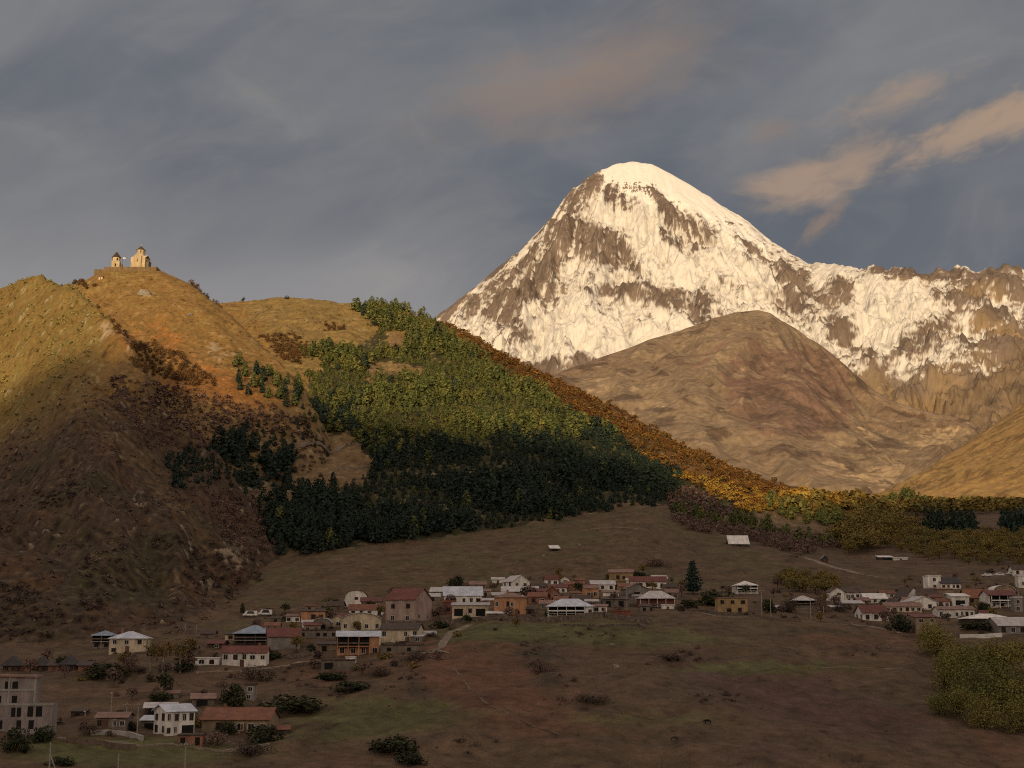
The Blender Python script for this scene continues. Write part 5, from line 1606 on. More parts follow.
def middle_village():
    house('tall grey house with red gable roof and white windows, biggest in the village', 400, 623, 34, 24, 11, 'gx', -26, 11, 'pink', 'red', wins=(('f', 2, 2), ('r', 1, 2, .1, .5)), chimney=0.3, plinth=3)
    house('white house with rounded dark edged gable and one black window', 356, 606, 22, 9, 7, 'arch', 8, 8, 'white', 'red', wins=(('f', 1, 1, .6, 1.2),))
    house('long dark red roofed wing between the rounded gable and the tall house', 371, 609, 20, 8, 4, 'gx', 4, 7, 'stone', 'red', wins=(('f', 1, 3),))
    house('small white building with bright red brown roof below the rounded gable', 366, 616, 34, 7, 5, 'gx', 2, 6, 'white', 'rust', wins=(('f', 1, 4),), door=0.6)
    house('pale yellow house with wide rounded light roof', 361, 630, 40, 9, 8, 'arch', 6, 8, 'cream', 'white', wins=(('f', 1, 4), ), door=0.45)
    house('orange two storey house with long balcony under a pale blue roof', 358, 655, 42, 19, 5, 'gx', 6, 8, 'peach', 'paleblue', wins=(('f', 1, 4, 0, .5),), balcony=(0.0, .78, .5, 1.5), door=0.7)
    house('brown roofed house with white window band right of the orange house', 399, 642, 38, 13, 6, 'gx', -8, 8, 'cream', 'brown', wins=(('f', 1, 5, .3, 1.0),), door=0.72)
    house('rough stone basement block under the brown roofed house', 399, 653, 36, 8, 1, 'flat', -8, 5, 'stone', 'brown', wins=(('f', 1, 2),), name='basement', cat='building', holes=True)
    house('small shed with rounded pale blue tin roof', 322, 629, 17, 6, 5, 'arch', 0, 5, 'stone', 'paleblue', gate=((.3, .7, 0, .8),), name='shed', cat='shed')
    house('brick and plaster house with dark flat roof behind the blue vault shed', 313, 621, 24, 10, 2, 'shed', 10, 6, 'peach', 'brown', wins=(('f', 1, 3),), door=0.8)
    house('low white shack left of the brick and plaster house', 293, 622, 14, 6, 2, 'shed', 0, 4, 'white', 'pinkish', wins=(('f', 1, 2),), name='shack', cat='shed')
    house('small cottage with pinkish pointed roof between blue vault and yellow house', 337, 627, 15, 7, 5, 'gy', 0, 5, 'cream', 'pinkish', wins=(('f', 1, 1),), name='cottage', cat='cottage')
    house('long roofless stone wall house under the blue vault shed', 318, 638, 38, 8, 1, 'flat', 3, 4, 'stone', 'brown', wins=(('f', 1, 5),), holes=True, name='stone_building', cat='building')
    house('half buried stone shed with white slab on the slope under the orange house', 338, 671, 34, 11, 1, 'flat', 8, 5, 'stone', 'brown', gate=((.1, .35, .2, .8),), name='shed', cat='shed')
    house('dirty white plaster box joined right of the half buried stone shed', 350, 665, 9, 8, 1, 'flat', 0, 4, 'white', 'white', name='shed', cat='shed', wins=(('f', 1, 1),))
    house('long dim stone store between the white villa and the orange house', 329, 651, 24, 7, 2, 'shed', 4, 4, 'tan', 'brown', gate=((.2, .4, 0, .8),), name='store', cat='shed')
    house('dark balcony house with blue hip roof behind the white villa', 251, 646, 36, 13, 8, 'hip', -4, 9, 'dark', 'blue', balcony=(0.05, .95, .5, 1.4), chimney=0.7)
    house('grey plastered house with dark red gable roof right of the blue hip roof', 284, 649, 32, 13, 8, 'gx', 12, 9, 'grey', 'red', wins=(('r', 1, 2),), chimney=0.3)
    house('small brown roofed shed far left of the blue hip roof house', 207, 638, 14, 5, 3, 'gx', 0, 4, 'stone', 'brown', door=0.5, name='shed', cat='shed')
    house('long house with pale blue metal roof behind two dark garages', 463, 604, 38, 9, 9, 'gx', 3, 10, 'white', 'paleblue', wins=(('f', 1, 5),), chimney=0.7)
    house('red brick store at the left end of the two garages', 449, 614, 12, 12, 2, 'flat', 0, 6, 'maroon', 'rust', wins=(('f', 1, 1),), name='store', cat='shed')
    house('low pale block with two wide dark garage openings', 470, 617, 36, 12, 3, 'shed', 0, 8, 'cream', 'metal', gate=((.06, .30, .12, .72), (.66, .92, .12, .72)), wins=(('f', 1, 1, .2, .9, .4, .58),), name='garage', cat='garage')
    house('pinkish two storey house with row of windows and grey brown roof', 510, 615, 32, 18, 5, 'hip', -3, 8, 'peach', 'pinkish', wins=(('f', 1, 6, .35, .95), ('f', 1, 2, 0, .35)), door=0.7, chimney=0.4)
    house('small shack with light tin roof in front of the pinkish house', 498, 617, 22, 4, 2, 'shed', 0, 4, 'stone', 'white', name='shack', cat='shed', door=.5)
    house('low house under broad pale grey roof above the pinkish house', 520, 596, 36, 5, 5, 'gx', 0, 8, 'stone', 'metal', wins=(('f', 1, 4),))
    house('pale grey gabled house topmost above the pinkish house', 521, 587, 20, 6, 6, 'gy', 30, 8, 'white', 'metal', wins=(('f', 1, 2), ('l', 1, 2)), chimney=.5)
    house('little white shed far left above the long blue roof', 498, 583, 12, 4, 2, 'gx', 0, 4, 'white', 'metal', door=.5, name='shed', cat='shed')
    house('small red roofed white cottage at the top middle of the village', 552, 585, 13, 6, 4, 'gx', 4, 5, 'white', 'red', wins=(('f', 1, 2),), name='cottage', cat='cottage')
    house('tiny red and white cottage right of the top red roofed cottage', 565, 584, 9, 5, 3, 'gy', 0, 4, 'white', 'red', wins=(('f', 1, 1),), name='cottage', cat='cottage')
    house('white house with low maroon roof below the two red cottages', 558, 593, 18, 6, 3, 'gx', 0, 6, 'white', 'red', wins=(('f', 1, 3),), door=.5)
    house('brick red shed stepping down right of the square dark bush', 537, 604, 18, 8, 4, 'gx', -10, 6, 'brick', 'rust', wins=(('f', 1, 2),), name='shed', cat='shed')
    house('reddish gabled cottage above the light blue hip roof', 552, 600, 14, 8, 6, 'gy', 6, 6, 'brick', 'rust', wins=(('f', 1, 2),), name='cottage', cat='cottage')
    house('white house with light blue hip roof and dark porch in the middle', 570, 616, 46, 10, 8, 'hip', -2, 9, 'white', 'paleblue', balcony=(.03, .82, .32, 1.6), wins=(('f', 1, 1, .2, .9, .86, 1.0),), chimney=.6)
    house('narrow ochre house left of the white and ochre row', 592, 598, 14, 10, 3, 'gx', 8, 6, 'peach', 'pinkish', wins=(('f', 1, 2),), door=.5)
    house('white plastered house with long grey roof in the upper row', 603, 590, 24, 6, 4, 'gx', 0, 7, 'white', 'metal', wins=(('f', 1, 3),))
    house('ochre house with flat roof standing highest in the row', 621, 581, 24, 9, 3, 'gx', -6, 7, 'ochre', 'pinkish', wins=(('f', 1, 4),), chimney=.8)
    house('white shack under the ochre flat roofed house', 611, 598, 16, 6, 2, 'shed', 0, 5, 'white', 'pinkish', gate=((.5, .8, 0, .8),), name='shack', cat='shed')
    house('dark stone barn in the yard left of the pillared house', 616, 607, 26, 8, 3, 'shed', 4, 6, 'stone', 'brown', gate=((.1, .3, 0, .8), (.6, .8, 0, .8)), name='barn', cat='barn')
    house('small brick red shed at the right end of the stone terrace', 622, 618, 18, 7, 1, 'flat', 0, 4, 'maroon', 'rust', door=.6, name='shed', cat='shed')
    house('white porch house with brown hip roof right of the white row', 648, 588, 36, 7, 5, 'gx', -4, 7, 'white', 'red', wins=(('f', 1, 5),))
    house('grey gable barn behind the pillared house', 637, 597, 20, 9, 5, 'gy', 10, 7, 'grey', 'pinkish', gate=((.35, .65, 0, .6),), name='barn', cat='barn')
    house('maroon house with white pillared porch and pale hip roof', 657, 607, 36, 9, 8, 'hip', 0, 8, 'maroon', 'metal', balcony=(.02, .98, .08, 1.8), wins=(('f', 1, 4),), door=.5, chimney=.5)
    house('low white porch block right of the pillared maroon house', 668, 609, 12, 4, 1, 'flat', 0, 3, 'white', 'white', name='annex', cat='shed', door=.5)
    house('ochre square block with two rows of dark windows', 733, 614, 30, 16, 1, 'flat', -2, 8, 'ochre', 'pinkish', wins=(('f', 1, 3, .55, 1.0), ('f', 1, 2, .05, .5, .2, .9)), frame=M_DFRAME)
    house('square white pavilion house with pale pyramid roof behind the ochre block', 747, 594, 22, 9, 5, 'pyr', 2, 8, 'white', 'white', balcony=(0.02, .98, .45, 1.2), chimney=.3)
    house('silver roofed barn alone on the meadow under the forest end', 739, 546, 20, 3, 8, 'gx', 4, 7, 'dark', 'white', gate=((.4, .6, 0, .9),), name='barn', cat='barn')
    for (x, y, w, h, rh, rf, yaw, dep, wl, rc, lab, wn) in (
            (438, 596, 16, 5, 4, 'gx', -8, 6, 'stone', 'metal', 'grey roofed house between the tall red roof and the dark tree', 3),
            (478, 588, 16, 4, 3, 'gx', 4, 5, 'tan', 'pinkish', 'pinkish tin roofed cottage above the long blue roof', 3),
            (500, 600, 14, 5, 3, 'shed', 6, 5, 'dark', 'metal', 'dark house with grey roof behind the left end of the pinkish house', 2),
            (536, 597, 20, 6, 3, 'gx', -6, 6, 'maroon', 'red', 'maroon house right of the broad pale grey roof', 3),
            (540, 590, 16, 4, 3, 'gx', 6, 5, 'stone', 'brown', 'low brown roofed house behind the maroon house', 2),
            (574, 590, 20, 6, 3, 'gx', -4, 6, 'brick', 'rust', 'brick house with rust roof between red cottages and white row', 3),
            (582, 606, 18, 7, 4, 'gx', 12, 5, 'tan', 'brown', 'tan house rising behind the right end of the light blue hip roof', 3),
            (600, 612, 14, 6, 2, 'shed', -4, 4, 'white', 'pinkish', 'white lean-to right of the light blue hip roof', 2),
            (628, 592, 18, 6, 3, 'gx', 4, 6, 'tan', 'rust', 'tan house with rust roof under the ochre flat roofed house', 3),
            (634, 585, 14, 5, 2, 'shed', 0, 5, 'white', 'metal', 'white house with pale strip roof left of the white porch house', 2),
            (640, 603, 12, 7, 2, 'flat', 4, 4, 'grey', 'metal', 'grey plaster box left of the pillared maroon house', 1),
            (672, 599, 12, 7, 3, 'gx', -8, 5, 'stone', 'pinkish', 'stone cottage between the pillared maroon house and the conifer', 2),
            (592, 607, 12, 6, 2, 'shed', 0, 4, 'stone', 'metal', 'stone yard shed beside the narrow ochre house', 1),
            (334, 610, 16, 5, 4, 'gx', -8, 5, 'stone', 'brown', 'brown roofed stone house left below the rounded gable', 2),
            (312, 631, 16, 6, 3, 'shed', 4, 5, 'tan', 'red', 'tan house with red lean roof left of the blue vault shed', 2),
            (302, 637, 12, 5, 2, 'shed', -4, 4, 'white', 'rust', 'white plaster shed right of the grey plastered house', 1),
            (232, 640, 14, 6, 2, 'shed', 4, 5, 'cream', 'brown', 'cream annex at the left end of the blue hip roof', 1),
            (215, 648, 16, 5, 3, 'gx', -6, 5, 'dark', 'red', 'dark red roofed shed left behind the white villa', 1),
            (190, 654, 14, 6, 3, 'gx', 8, 5, 'stone', 'brown', 'brown stone barn above the flat white annex', 1),
            (375, 646, 10, 8, 2, 'flat', 0, 4, 'cream', 'white', 'cream entrance block right of the orange balcony', 1),
            (416, 642, 12, 6, 2, 'shed', -8, 4, 'stone', 'metal', 'stone outhouse at the right end of the brown roofed house', 1),
            (516, 603, 14, 5, 3, 'gx', 4, 5, 'white', 'metal', 'white cottage peeping over the pinkish two storey house', 2),
            (546, 609, 12, 6, 3, 'gx', -4, 5, 'tan', 'pinkish', 'tan cottage left of the light blue hip roof', 2),
            (562, 604, 14, 5, 3, 'gx', 6, 5, 'white', 'rust', 'white cottage with rust roof just behind the light blue hip roof', 2),
            (488, 606, 10, 6, 2, 'shed', 0, 4, 'brick', 'metal', 'brick shed between the garages and the pinkish house', 1),
            (614, 603, 12, 6, 3, 'gy', 4, 5, 'cream', 'metal', 'cream gable cottage in the yard of the dark stone barn', 1),
            (590, 592, 14, 5, 3, 'gx', 0, 5, 'white', 'red', 'white cottage with dark red roof left of the grey roofed white row', 2),
            (660, 583, 14, 5, 3, 'gx', 6, 5, 'tan', 'metal', 'tan cottage with light roof behind the white porch house', 2),
            (346, 622, 12, 6, 3, 'gx', -4, 4, 'white', 'red', 'white cottage with red roof above the wide rounded light roof', 2),
            (328, 617, 12, 6, 3, 'gx', 6, 5, 'cream', 'brown', 'cream cottage right of the brick and plaster house', 2),
            (308, 627, 12, 5, 2, 'shed', 4, 4, 'white', 'metal', 'white shed with tin roof below the low white shack', 1),
            (272, 630, 14, 5, 3, 'gx', 4, 5, 'tan', 'rust', 'tan house with rust roof above the dark red gable roof', 2),
            (386, 638, 12, 6, 2, 'shed', -8, 4, 'white', 'paleblue', 'white hut with blue roof at the left end of the brown roof', 1),
            (944, 607, 12, 6, 3, 'gx', 0, 5, 'white', 'rust', 'white cottage with rust roof right of the red lean-to', 2),
            (864, 605, 12, 5, 3, 'gx', 4, 5, 'tan', 'pinkish', 'tan cottage with pinkish roof under the brown roofed white wing', 2),
            (972, 602, 12, 6, 3, 'gx', -4, 5, 'cream', 'metal', 'cream cottage with light roof left of the broad rust roof', 2),
            (911, 606, 12, 6, 3, 'gx', 6, 5, 'white', 'pinkish', 'white cottage in front of the first dark steep roof', 2)):
        house(lab, x, y, w, h, rh, rf, yaw, dep, wl, rc, wins=(('f', 1, wn),), door=0.8 if wn > 1 else None)
    house('lone tiny hut with white roof high on the meadow', 555, 551, 9, 3, 3, 'shed', 8, 4, 'dark', 'white', gate=((.2, .8, 0, .9),), name='hut', cat='hut')


def right_village():
    house('pavilion with pale round-edged roof on posts near the bare trees', 805, 606, 22, 6, 5, 'hip', 0, 7, 'dark', 'metal', balcony=(.05, .95, .1, 1.2))
    house('tall white gabled house left of its low brown roofed wing', 838, 602, 13, 11, 4, 'gy', 4, 7, 'white', 'brown', wins=(('f', 2, 1),), chimney=.4)
    house('white wing with long dark brown roof right of the tall white gable', 855, 600, 20, 8, 4, 'gx', 4, 7, 'white', 'brown', wins=(('f', 1, 4),), door=.2)
    house('low white house with two light roof steps left of centre right', 876, 603, 22, 5, 5, 'gx', 0, 7, 'white', 'white', wins=(('f', 1, 3),))
    house('small white cottage with red eaves behind the light roof steps', 888, 598, 14, 5, 3, 'gx', -4, 5, 'white', 'rust', wins=(('f', 1, 2),), name='cottage', cat='cottage')
    house('grey metal roofed shed above the red roofed white house', 852, 608, 24, 5, 3, 'shed', 0, 6, 'stone', 'metal', door=.4, name='shed', cat='shed')
    house('white house with bright red roof beside the square green bush', 876, 621, 26, 9, 7, 'gx', 6, 8, 'white', 'red', wins=(('f', 1, 3), ('l', 1, 2)), door=.8)
    house('long beige house with dark flat eaves above the square bush', 904, 612, 36, 6, 4, 'gx', 0, 7, 'cream', 'pinkish', wins=(('f', 1, 6),))
    house('white box tower house with crenel like parapet', 935, 589, 13, 13, 1, 'flat', 4, 6, 'white', 'white', wins=(('f', 2, 1),), name='tower_house', cat='house')
    house('long black roofed hall right of the white box tower', 951, 589, 20, 6, 6, 'gx', 3, 8, 'white', 'slate', wins=(('f', 1, 4),), name='hall', cat='house')
    house('dark steep roofed house left of the white box tower', 914, 600, 16, 4, 9, 'gy', 20, 8, 'white', 'brown', wins=(('f', 1, 1),))
    house('second dark steep roof right beside the first, lower one', 928, 600, 18, 5, 7, 'gx', -8, 8, 'stone', 'brown', wins=(('f', 1, 3),))
    house('white gabled house with red lean-to in the centre of the right village', 925, 610, 26, 9, 5, 'gy', 12, 8, 'white', 'metal', wins=(('f', 1, 2), ('r', 1, 2)), chimney=.6)
    house('beige stone house with flat roof behind the white gable', 945, 599, 18, 10, 2, 'shed', 0, 7, 'tan', 'pinkish', wins=(('f', 1, 3),))
    house('small white house with pale roof and dark porch in the right village', 961, 606, 17, 10, 3, 'shed', 0, 6, 'white', 'white', gate=((.2, .75, .1, .6),))
    house('broad red roofed house left of the layered red and metal roof', 980, 605, 26, 8, 8, 'gx', 4, 8, 'tan', 'rust', wins=(('f', 1, 3),))
    house('white porch house under layered red roof with a round pale cap', 1003, 607, 28, 12, 5, 'gx', 2, 9, 'white', 'red', balcony=(.05, .95, .4, 1.4), wins=(('f', 1, 3, 0, .4),))
    house('pale capped attic house right behind the red layered roof', 1005, 597, 20, 7, 5, 'arch', 0, 7, 'tan', 'white', wins=(('f', 1, 3),))
    house('low long white house with many small windows above the tan block', 957, 618, 36, 9, 3, 'gx', 0, 7, 'white', 'pinkish', wins=(('f', 1, 7),))
    house('tan plain block with brown roof at the top of the willow thicket', 927, 634, 22, 17, 3, 'shed', 0, 7, 'tan', 'red', wins=(('f', 1, 2, .6, 1.0),))
    house('big house under wide pale metal roof at the right edge', 992, 626, 44, 8, 5, 'hip', 3, 10, 'dark', 'white', gate=((.1, .3, 0, .8), (.5, .9, 0, .8)), balcony=(.55, .95, .1, 1.2))
    house('house with grey sloping roof cut by the right picture edge', 1018, 634, 40, 9, 8, 'gx', 8, 9, 'grey', 'metal', wins=(('f', 1, 4),))
    house('narrow grey chimney like store above the right edge house', 1019, 612, 8, 14, 2, 'flat', 0, 4, 'grey', 'metal', wins=(('f', 2, 1),), name='store', cat='shed')
    house('small red shed between the white gable and the pale porch house', 936, 602, 12, 5, 3, 'shed', 0, 4, 'maroon', 'red', door=.5, name='shed', cat='shed')
    house('low white roofed sheds on the wood edge beyond the village', 886, 560, 14, 3, 2, 'shed', 0, 6, 'dark', 'white', gate=((.3, .9, 0, .9),), name='shed', cat='shed')
    house('long thin white roofed shed right of the wood edge shed', 901, 560, 14, 2, 1, 'flat', 0, 4, 'white', 'white', name='shed', cat='shed', door=.5)
    house('small dark blue hut on the valley track', 825, 562, 6, 4, 3, 'gy', 0, 3, 'dark', 'blue', door=.5, name='hut', cat='hut')
    house('small white cottage above the cars at the right edge', 1021, 575, 16, 6, 4, 'gx', 0, 6, 'white', 'brown', wins=(('f', 1, 2),), name='cottage', cat='cottage')
    house('white post shed at the far right edge', 1023, 588, 8, 12, 2, 'flat', 0, 4, 'white', 'white', name='store', cat='shed', wins=(('f', 1, 1),))


def outbuildings():
    for (x, y, w, h, rh, rf, yaw, dep, wl, rc, lab) in (
            (430, 637, 12, 4, 2, 'shed', 8, 3, 'stone', 'metal', 'tiny tin roofed shed right of the tall red roofed house'),
            (276, 622, 10, 4, 2, 'gx', -6, 3, 'stone', 'brown', 'tiny brown shed right of the white vans'),
            (343, 640, 14, 4, 2, 'shed', 4, 3, 'dark', 'brown', 'dark shed squeezed above the orange house roof'),
            (433, 601, 14, 5, 3, 'gx', 6, 4, 'stone', 'metal', 'grey shed between the tall red roof and the long blue roof'),
            (486, 596, 9, 5, 2, 'shed', 0, 3, 'tan', 'pinkish', 'small tan shed at the right end of the long blue roof'),
            (530, 614, 8, 5, 2, 'shed', 0, 3, 'dark', 'brown', 'dark shed right of the pinkish two storey house'),
            (577, 599, 10, 6, 2, 'shed', 10, 4, 'tan', 'rust', 'tan shed above the right end of the light blue hip roof'),
            (645, 611, 10, 5, 2, 'shed', -6, 3, 'stone', 'brown', 'stone shed at the left foot of the pillared maroon house'),
            (580, 584, 9, 4, 2, 'gx', 4, 4, 'tan', 'rust', 'little tan hut between the red cottages and the ochre row'),
            (670, 592, 12, 5, 3, 'gx', 8, 5, 'tan', 'brown', 'tan shed left behind the dark conifer'),
            (780, 611, 10, 4, 2, 'shed', 0, 4, 'dark', 'metal', 'low dark shed right of the two tall poles'),
            (838, 611, 12, 4, 2, 'shed', 6, 4, 'stone', 'white', 'low stone shed with white roof under the tall white gable'),
            (893, 606, 10, 4, 3, 'gx', 0, 4, 'white', 'brown', 'small white hut with brown roof over the square bush'),
            (915, 621, 10, 6, 3, 'gx', -8, 4, 'stone', 'red', 'red topped shed right of the square green bush'),
            (971, 611, 10, 5, 2, 'shed', 4, 4, 'dark', 'metal', 'dark shed under the broad rust roof'),
            (986, 618, 9, 5, 3, 'gx', 0, 4, 'white', 'red', 'tiny white hut with red roof above the wide metal roof'),
            (172, 698, 12, 5, 2, 'shed', 6, 4, 'stone', 'pinkish', 'tin shed uphill of the pale blue roofed house'),
            (78, 716, 14, 5, 2, 'shed', 4, 4, 'dark', 'brown', 'dark shed left of the stone cottage'),
            (282, 735, 14, 6, 3, 'gx', 10, 4, 'dark', 'rust', 'dark shed at the far right end of the rust roofed house'),
            (310, 610, 10, 4, 2, 'shed', 8, 4, 'tan', 'red', 'little red roofed hut above the brick and plaster house')):
        house(lab, x, y, w, h, rh, rf, yaw, dep, wl, rc, gate=((.3, .6, 0, .75),), name='shed', cat='shed', over=0.3)


lower_left_hamlet()
middle_village()
right_village()
outbuildings()


def church_group():
    p = spot(140, 269.5)
    s = scale_at(p)
    base = max(p.z, spot(118, 269.5).z)
    Y = 1208.0

    def at(px):
        return float(ae(px, 268)[0]) * Y
    top = float(ae(135, 268)[1]) * Y
    # enclosing wall
    w = holder('monastery_wall', (at(133), Y, top), 0, 'low stone wall round the hilltop church and bell tower', 'wall')
    L = 52 * s
    m = MB()
    m.box(-L / 2, L / 2, -8.6, -7.8, -9, -1.2)
    m.box(L / 2 - 0.8, L / 2, -7.797, 10, -9, -0.6)
    m.box(-L / 2, -L / 2 + 0.8, -7.797, 10, -9, -1.2)
    m.build('front_wall', WALLS['hill'], w)
    m = MB()
    m.box(-L / 2 + 0.805, L / 2 - 0.805, -7.795, 10, -9, -1.8)
    m.build('terrace', M_RUBBLE, w)
    m = MB()
    m.box(-L / 2 - 9, -L / 2 - 0.003, -7.5, -6.7, -11, -3.2)
    m.build('side_wall', WALLS['hill'], w)
    wm, rm, bright = WALLS['church'], ROOFS['churchroof'], surf('church_cornice', (.66, .55, .38), 0.8, 0.15)
    c = holder('hilltop_church', (at(140.2), Y, top), -10, 'lit stone church with conical dome on the hilltop', 'church')
    a = 7.6 * s
    h = 8.0
    m = MB()
    m.box(-a, a, -5.2, 5.2, -1, h)
    m.build('nave', wm, c)
    m = MB()
    b = a * 0.52
    m.solid([(-b, -6.6, -1), (b, -6.6, -1), (b, 6.6, -1), (-b, 6.6, -1), (-b, -6.6, h + 1.2), (b, -6.6, h + 1.2), (b, 6.6, h + 1.2), (-b, 6.6, h + 1.2), (0, -6.6, h + 4.4), (0, 6.6, h + 4.4)],
            [(0, 1, 5, 8, 4), (2, 3, 7, 9, 6), (1, 2, 6, 5), (3, 0, 4, 7), (3, 2, 1, 0), (5, 6, 9, 8), (7, 4, 8, 9)])
    m.build('cross_arm', wm, c)
    m = MB()
    for sx in (-1, 1):
        q = [(sx * (b + 0.35), -6.9, h + 1.0), (0, -6.9, h + 4.7), (0, 6.9, h + 4.7), (sx * (b + 0.35), 6.9, h + 1.0)]
        m.slab(q if sx > 0 else q[::-1], 0.35)
    for sy in (-1, 1):
        q = [(-a - 0.3, sy * 5.5, h + 0.15), (a + 0.3, sy * 5.5, h + 0.15), (a + 0.3, 0, h + 3.2), (-a - 0.3, 0, h + 3.2)]
        m.slab(q if sy < 0 else q[::-1], 0.35)
    m.build('roof', bright, c)
    m = MB()
    r = 3.7
    m.bar((0, 0, h + 2.0), (0, 0, h + 8.2), r, 12)
    dr = m.build('drum', wm, c)
    for k in range(8):
        t = k * math.pi / 4 + math.pi / 8
        m = MB()
        e = r * 0.985
        u = Vector((-math.sin(t), math.cos(t), 0)) * 0.3
        n = Vector((math.cos(t), math.sin(t), 0))
        q = n * e
        m.solid([tuple(q - u + Vector((0, 0, h + 4.6))), tuple(q + u + Vector((0, 0, h + 4.6))), tuple(q + u + Vector((0, 0, h + 7.2))), tuple(q - u + Vector((0, 0, h + 7.2))),
                 tuple(q - u + n * 0.12 + Vector((0, 0, h + 4.6))), tuple(q + u + n * 0.12 + Vector((0, 0, h + 4.6))), tuple(q + u + n * 0.12 + Vector((0, 0, h + 7.2))), tuple(q - u + n * 0.12 + Vector((0, 0, h + 7.2)))],
                [(4, 5, 6, 7), (0, 4, 7, 3), (1, 2, 6, 5), (3, 7, 6, 2), (0, 1, 5, 4)])
        m.build('window', M_HOLE, dr)
    m = MB()
    m.bar((0, 0, h + 8.2), (0, 0, h + 12.2), (r + 0.5, 0.12), 14)
    do = m.build('dome_roof', rm, c)
    m = MB()
    m.bar((0, 0, h + 12.1), (0, 0, h + 13.8), 0.10)
    m.bar((-0.5, 0, h + 13.2), (0.5, 0, h + 13.2), 0.09)
    m.build('cross', bright, do)
    m = MB()
    m.box(a - 0.5, a + 2.6, -3.5, 2.0, -1, 4.6)
    m.slab([(a - 0.2, -3.8, 6.3), (a - 0.2, 2.3, 6.3), (a + 2.9, 2.3, 4.7), (a + 2.9, -3.8, 4.7)][::-1], 0.3)
    m.build('side_chapel', WALLS['stone'], c)
    for u, z, ww, hh in ((-3.4, 3.2, .5, 1.6), (3.4, 3.2, .5, 1.6)):
        q = MB()
        q.box(u - ww / 2, u + ww / 2, -5.26, -5.1, z, z + hh)
        q.build('window', M_HOLE, c)
    q = MB()
    q.box(-.35, .35, -6.66, -6.5, 4.0, 6.6)
    q.build('window', M_HOLE, c)
    # bell tower
    t = holder('bell_tower', (at(117.0), Y - 3, top), 6, 'square stone bell tower with pointed roof left of the hilltop church', 'tower')
    a, h = 3.5, 8.6
    m = MB()
    m.box(-a, a, -a, a, -2, h * 0.55)
    m.build('base', wm, t)
    m = MB()
    m.bar((0, 0, h * 0.55 + 0.003), (0, 0, h), a * 1.0, 8)
    m.build('belfry', wm, t)
    m = MB()
    m.box(-a - .15, a + .15, -a - .15, a + .15, h * 0.55 - .25, h * .55)
    m.build('cornice', bright, t)
    for k in range(4):
        q = k * math.pi / 2 + math.pi / 8
        n, u = Vector((math.sin(q), -math.cos(q), 0)), Vector((math.cos(q), math.sin(q), 0))
        m = MB()
        f = a * 0.924
        P0, P1 = h * .62, h * .88
        pts = [n * (f - .1) - u * .6, n * (f - .1) + u * .6, n * (f + .05) + u * .6, n * (f + .05) - u * .6]
        m.solid([(v.x, v.y, P0) for v in pts] + [(v.x, v.y, P1) for v in pts], [(3, 2, 1, 0), (4, 5, 6, 7), (0, 1, 5, 4), (1, 2, 6, 5), (2, 3, 7, 6), (3, 0, 4, 7)])
        m.build('arch_opening', M_HOLE, t)
    m = MB()
    m.box(-.55, .55, -a - .04, -a + .1, -0.2, 2.4)
    m.build('door', M_HOLE, t)
    m = MB()
    m.bar((0, 0, h), (0, 0, h + 5.6), (a + 0.7, 0.1), 10)
    ro = m.build('roof', rm, t)
    m = MB()
    m.bar((0, 0, h + 5.5), (0, 0, h + 6.7), 0.09)
    m.bar((-0.4, 0, h + 6.3), (0.4, 0, h + 6.3), 0.08)
    m.build('cross', bright, ro)
    m = MB()
    m.box(a + 0.003, a + 2.0, -1.5, 2.0, -2, 2.6)
    m.build('side_stair', WALLS['stone'], t)
    # flagpole with small white flag between them, and the low boulders of the crest
    f = holder('flagpole', (at(121.5), Y + 2, top), 0, 'thin flagpole with pale flag between bell tower and church', 'flagpole')
    m = MB()
    m.bar((0, 0, -1), (0, 0, 10.5), 0.09)
    m.build('pole', M_IRON, f)
    m = MB()
    m.slab([(0.1, 0, 10.4), (2.6, 0.4, 10.2), (2.6, 0.5, 9.1), (0.1, 0.06, 9.0)], 0.03)
    m.build('flag', M_WHITE, f)
    b = spot(100, 277)
    house('small stone hut on the left shoulder of the church hill', 100.5, 279.5, 4, 3, 1.2, 'gx', 0, 3, 'church', 'pinkish', name='hut', cat='hut', door=.5)


church_group()


# ------------------------------------------------------------------ poles, walls, tracks, vehicles, animals
def utility_pole(px, py, hp, label, arms=True, lamp=False, brace=False, cat='utility pole', name='utility_pole', pale=True, r=0.13):
    p = spot(px, py)
    s = scale_at(p)
    h = hp * s
    R = holder(name, (p.x, p.y, p.z), 10, label, cat)
    m = MB()
    m.bar((0, 0, -0.6), (0, 0, h), (r, r * 0.75), 8)
    m.build('pole', M_CONC if pale else M_WOOD, R)
    if arms:
        m = MB()
        m.box(-0.8, 0.8, -0.06 - r, 0.06 - r, h - 0.62, h - 0.5)
        a = m.build('crossarm', M_WOOD, R)
        for u in (-0.7, -0.25, 0.25, 0.7):
            k = MB()
            k.bar((u, -r, h - 0.5), (u, -r, h - 0.28), (0.05, 0.03), 6)
            k.build('insulator', M_WHITE, a)
    if lamp:
        m = MB()
        m.bar((0, 0, h - 0.05), (0, -1.0, h + 0.15), 0.05)
        a = m.build('lamp_arm', M_CONC, R)
        k = MB()
        k.solid([(-.18, -1.0, h + .06), (.18, -1.0, h + .06), (.14, -1.6, h + .1), (-.14, -1.6, h + .1), (-.14, -1.0, h + .24), (.14, -1.0, h + .24), (.1, -1.6, h + .2), (-.1, -1.6, h + .2)],
                [(3, 2, 1, 0), (4, 5, 6, 7), (0, 1, 5, 4), (1, 2, 6, 5), (2, 3, 7, 6), (3, 0, 4, 7)])
        k.build('lamp_head', M_WHITE, a)
    if brace:
        m = MB()
        m.bar((2.6, 0.2, -0.5), (0.1, 0, h * 0.72), r * 0.85, 8)
        m.build('brace', M_CONC if pale else M_WOOD, R)
    return R


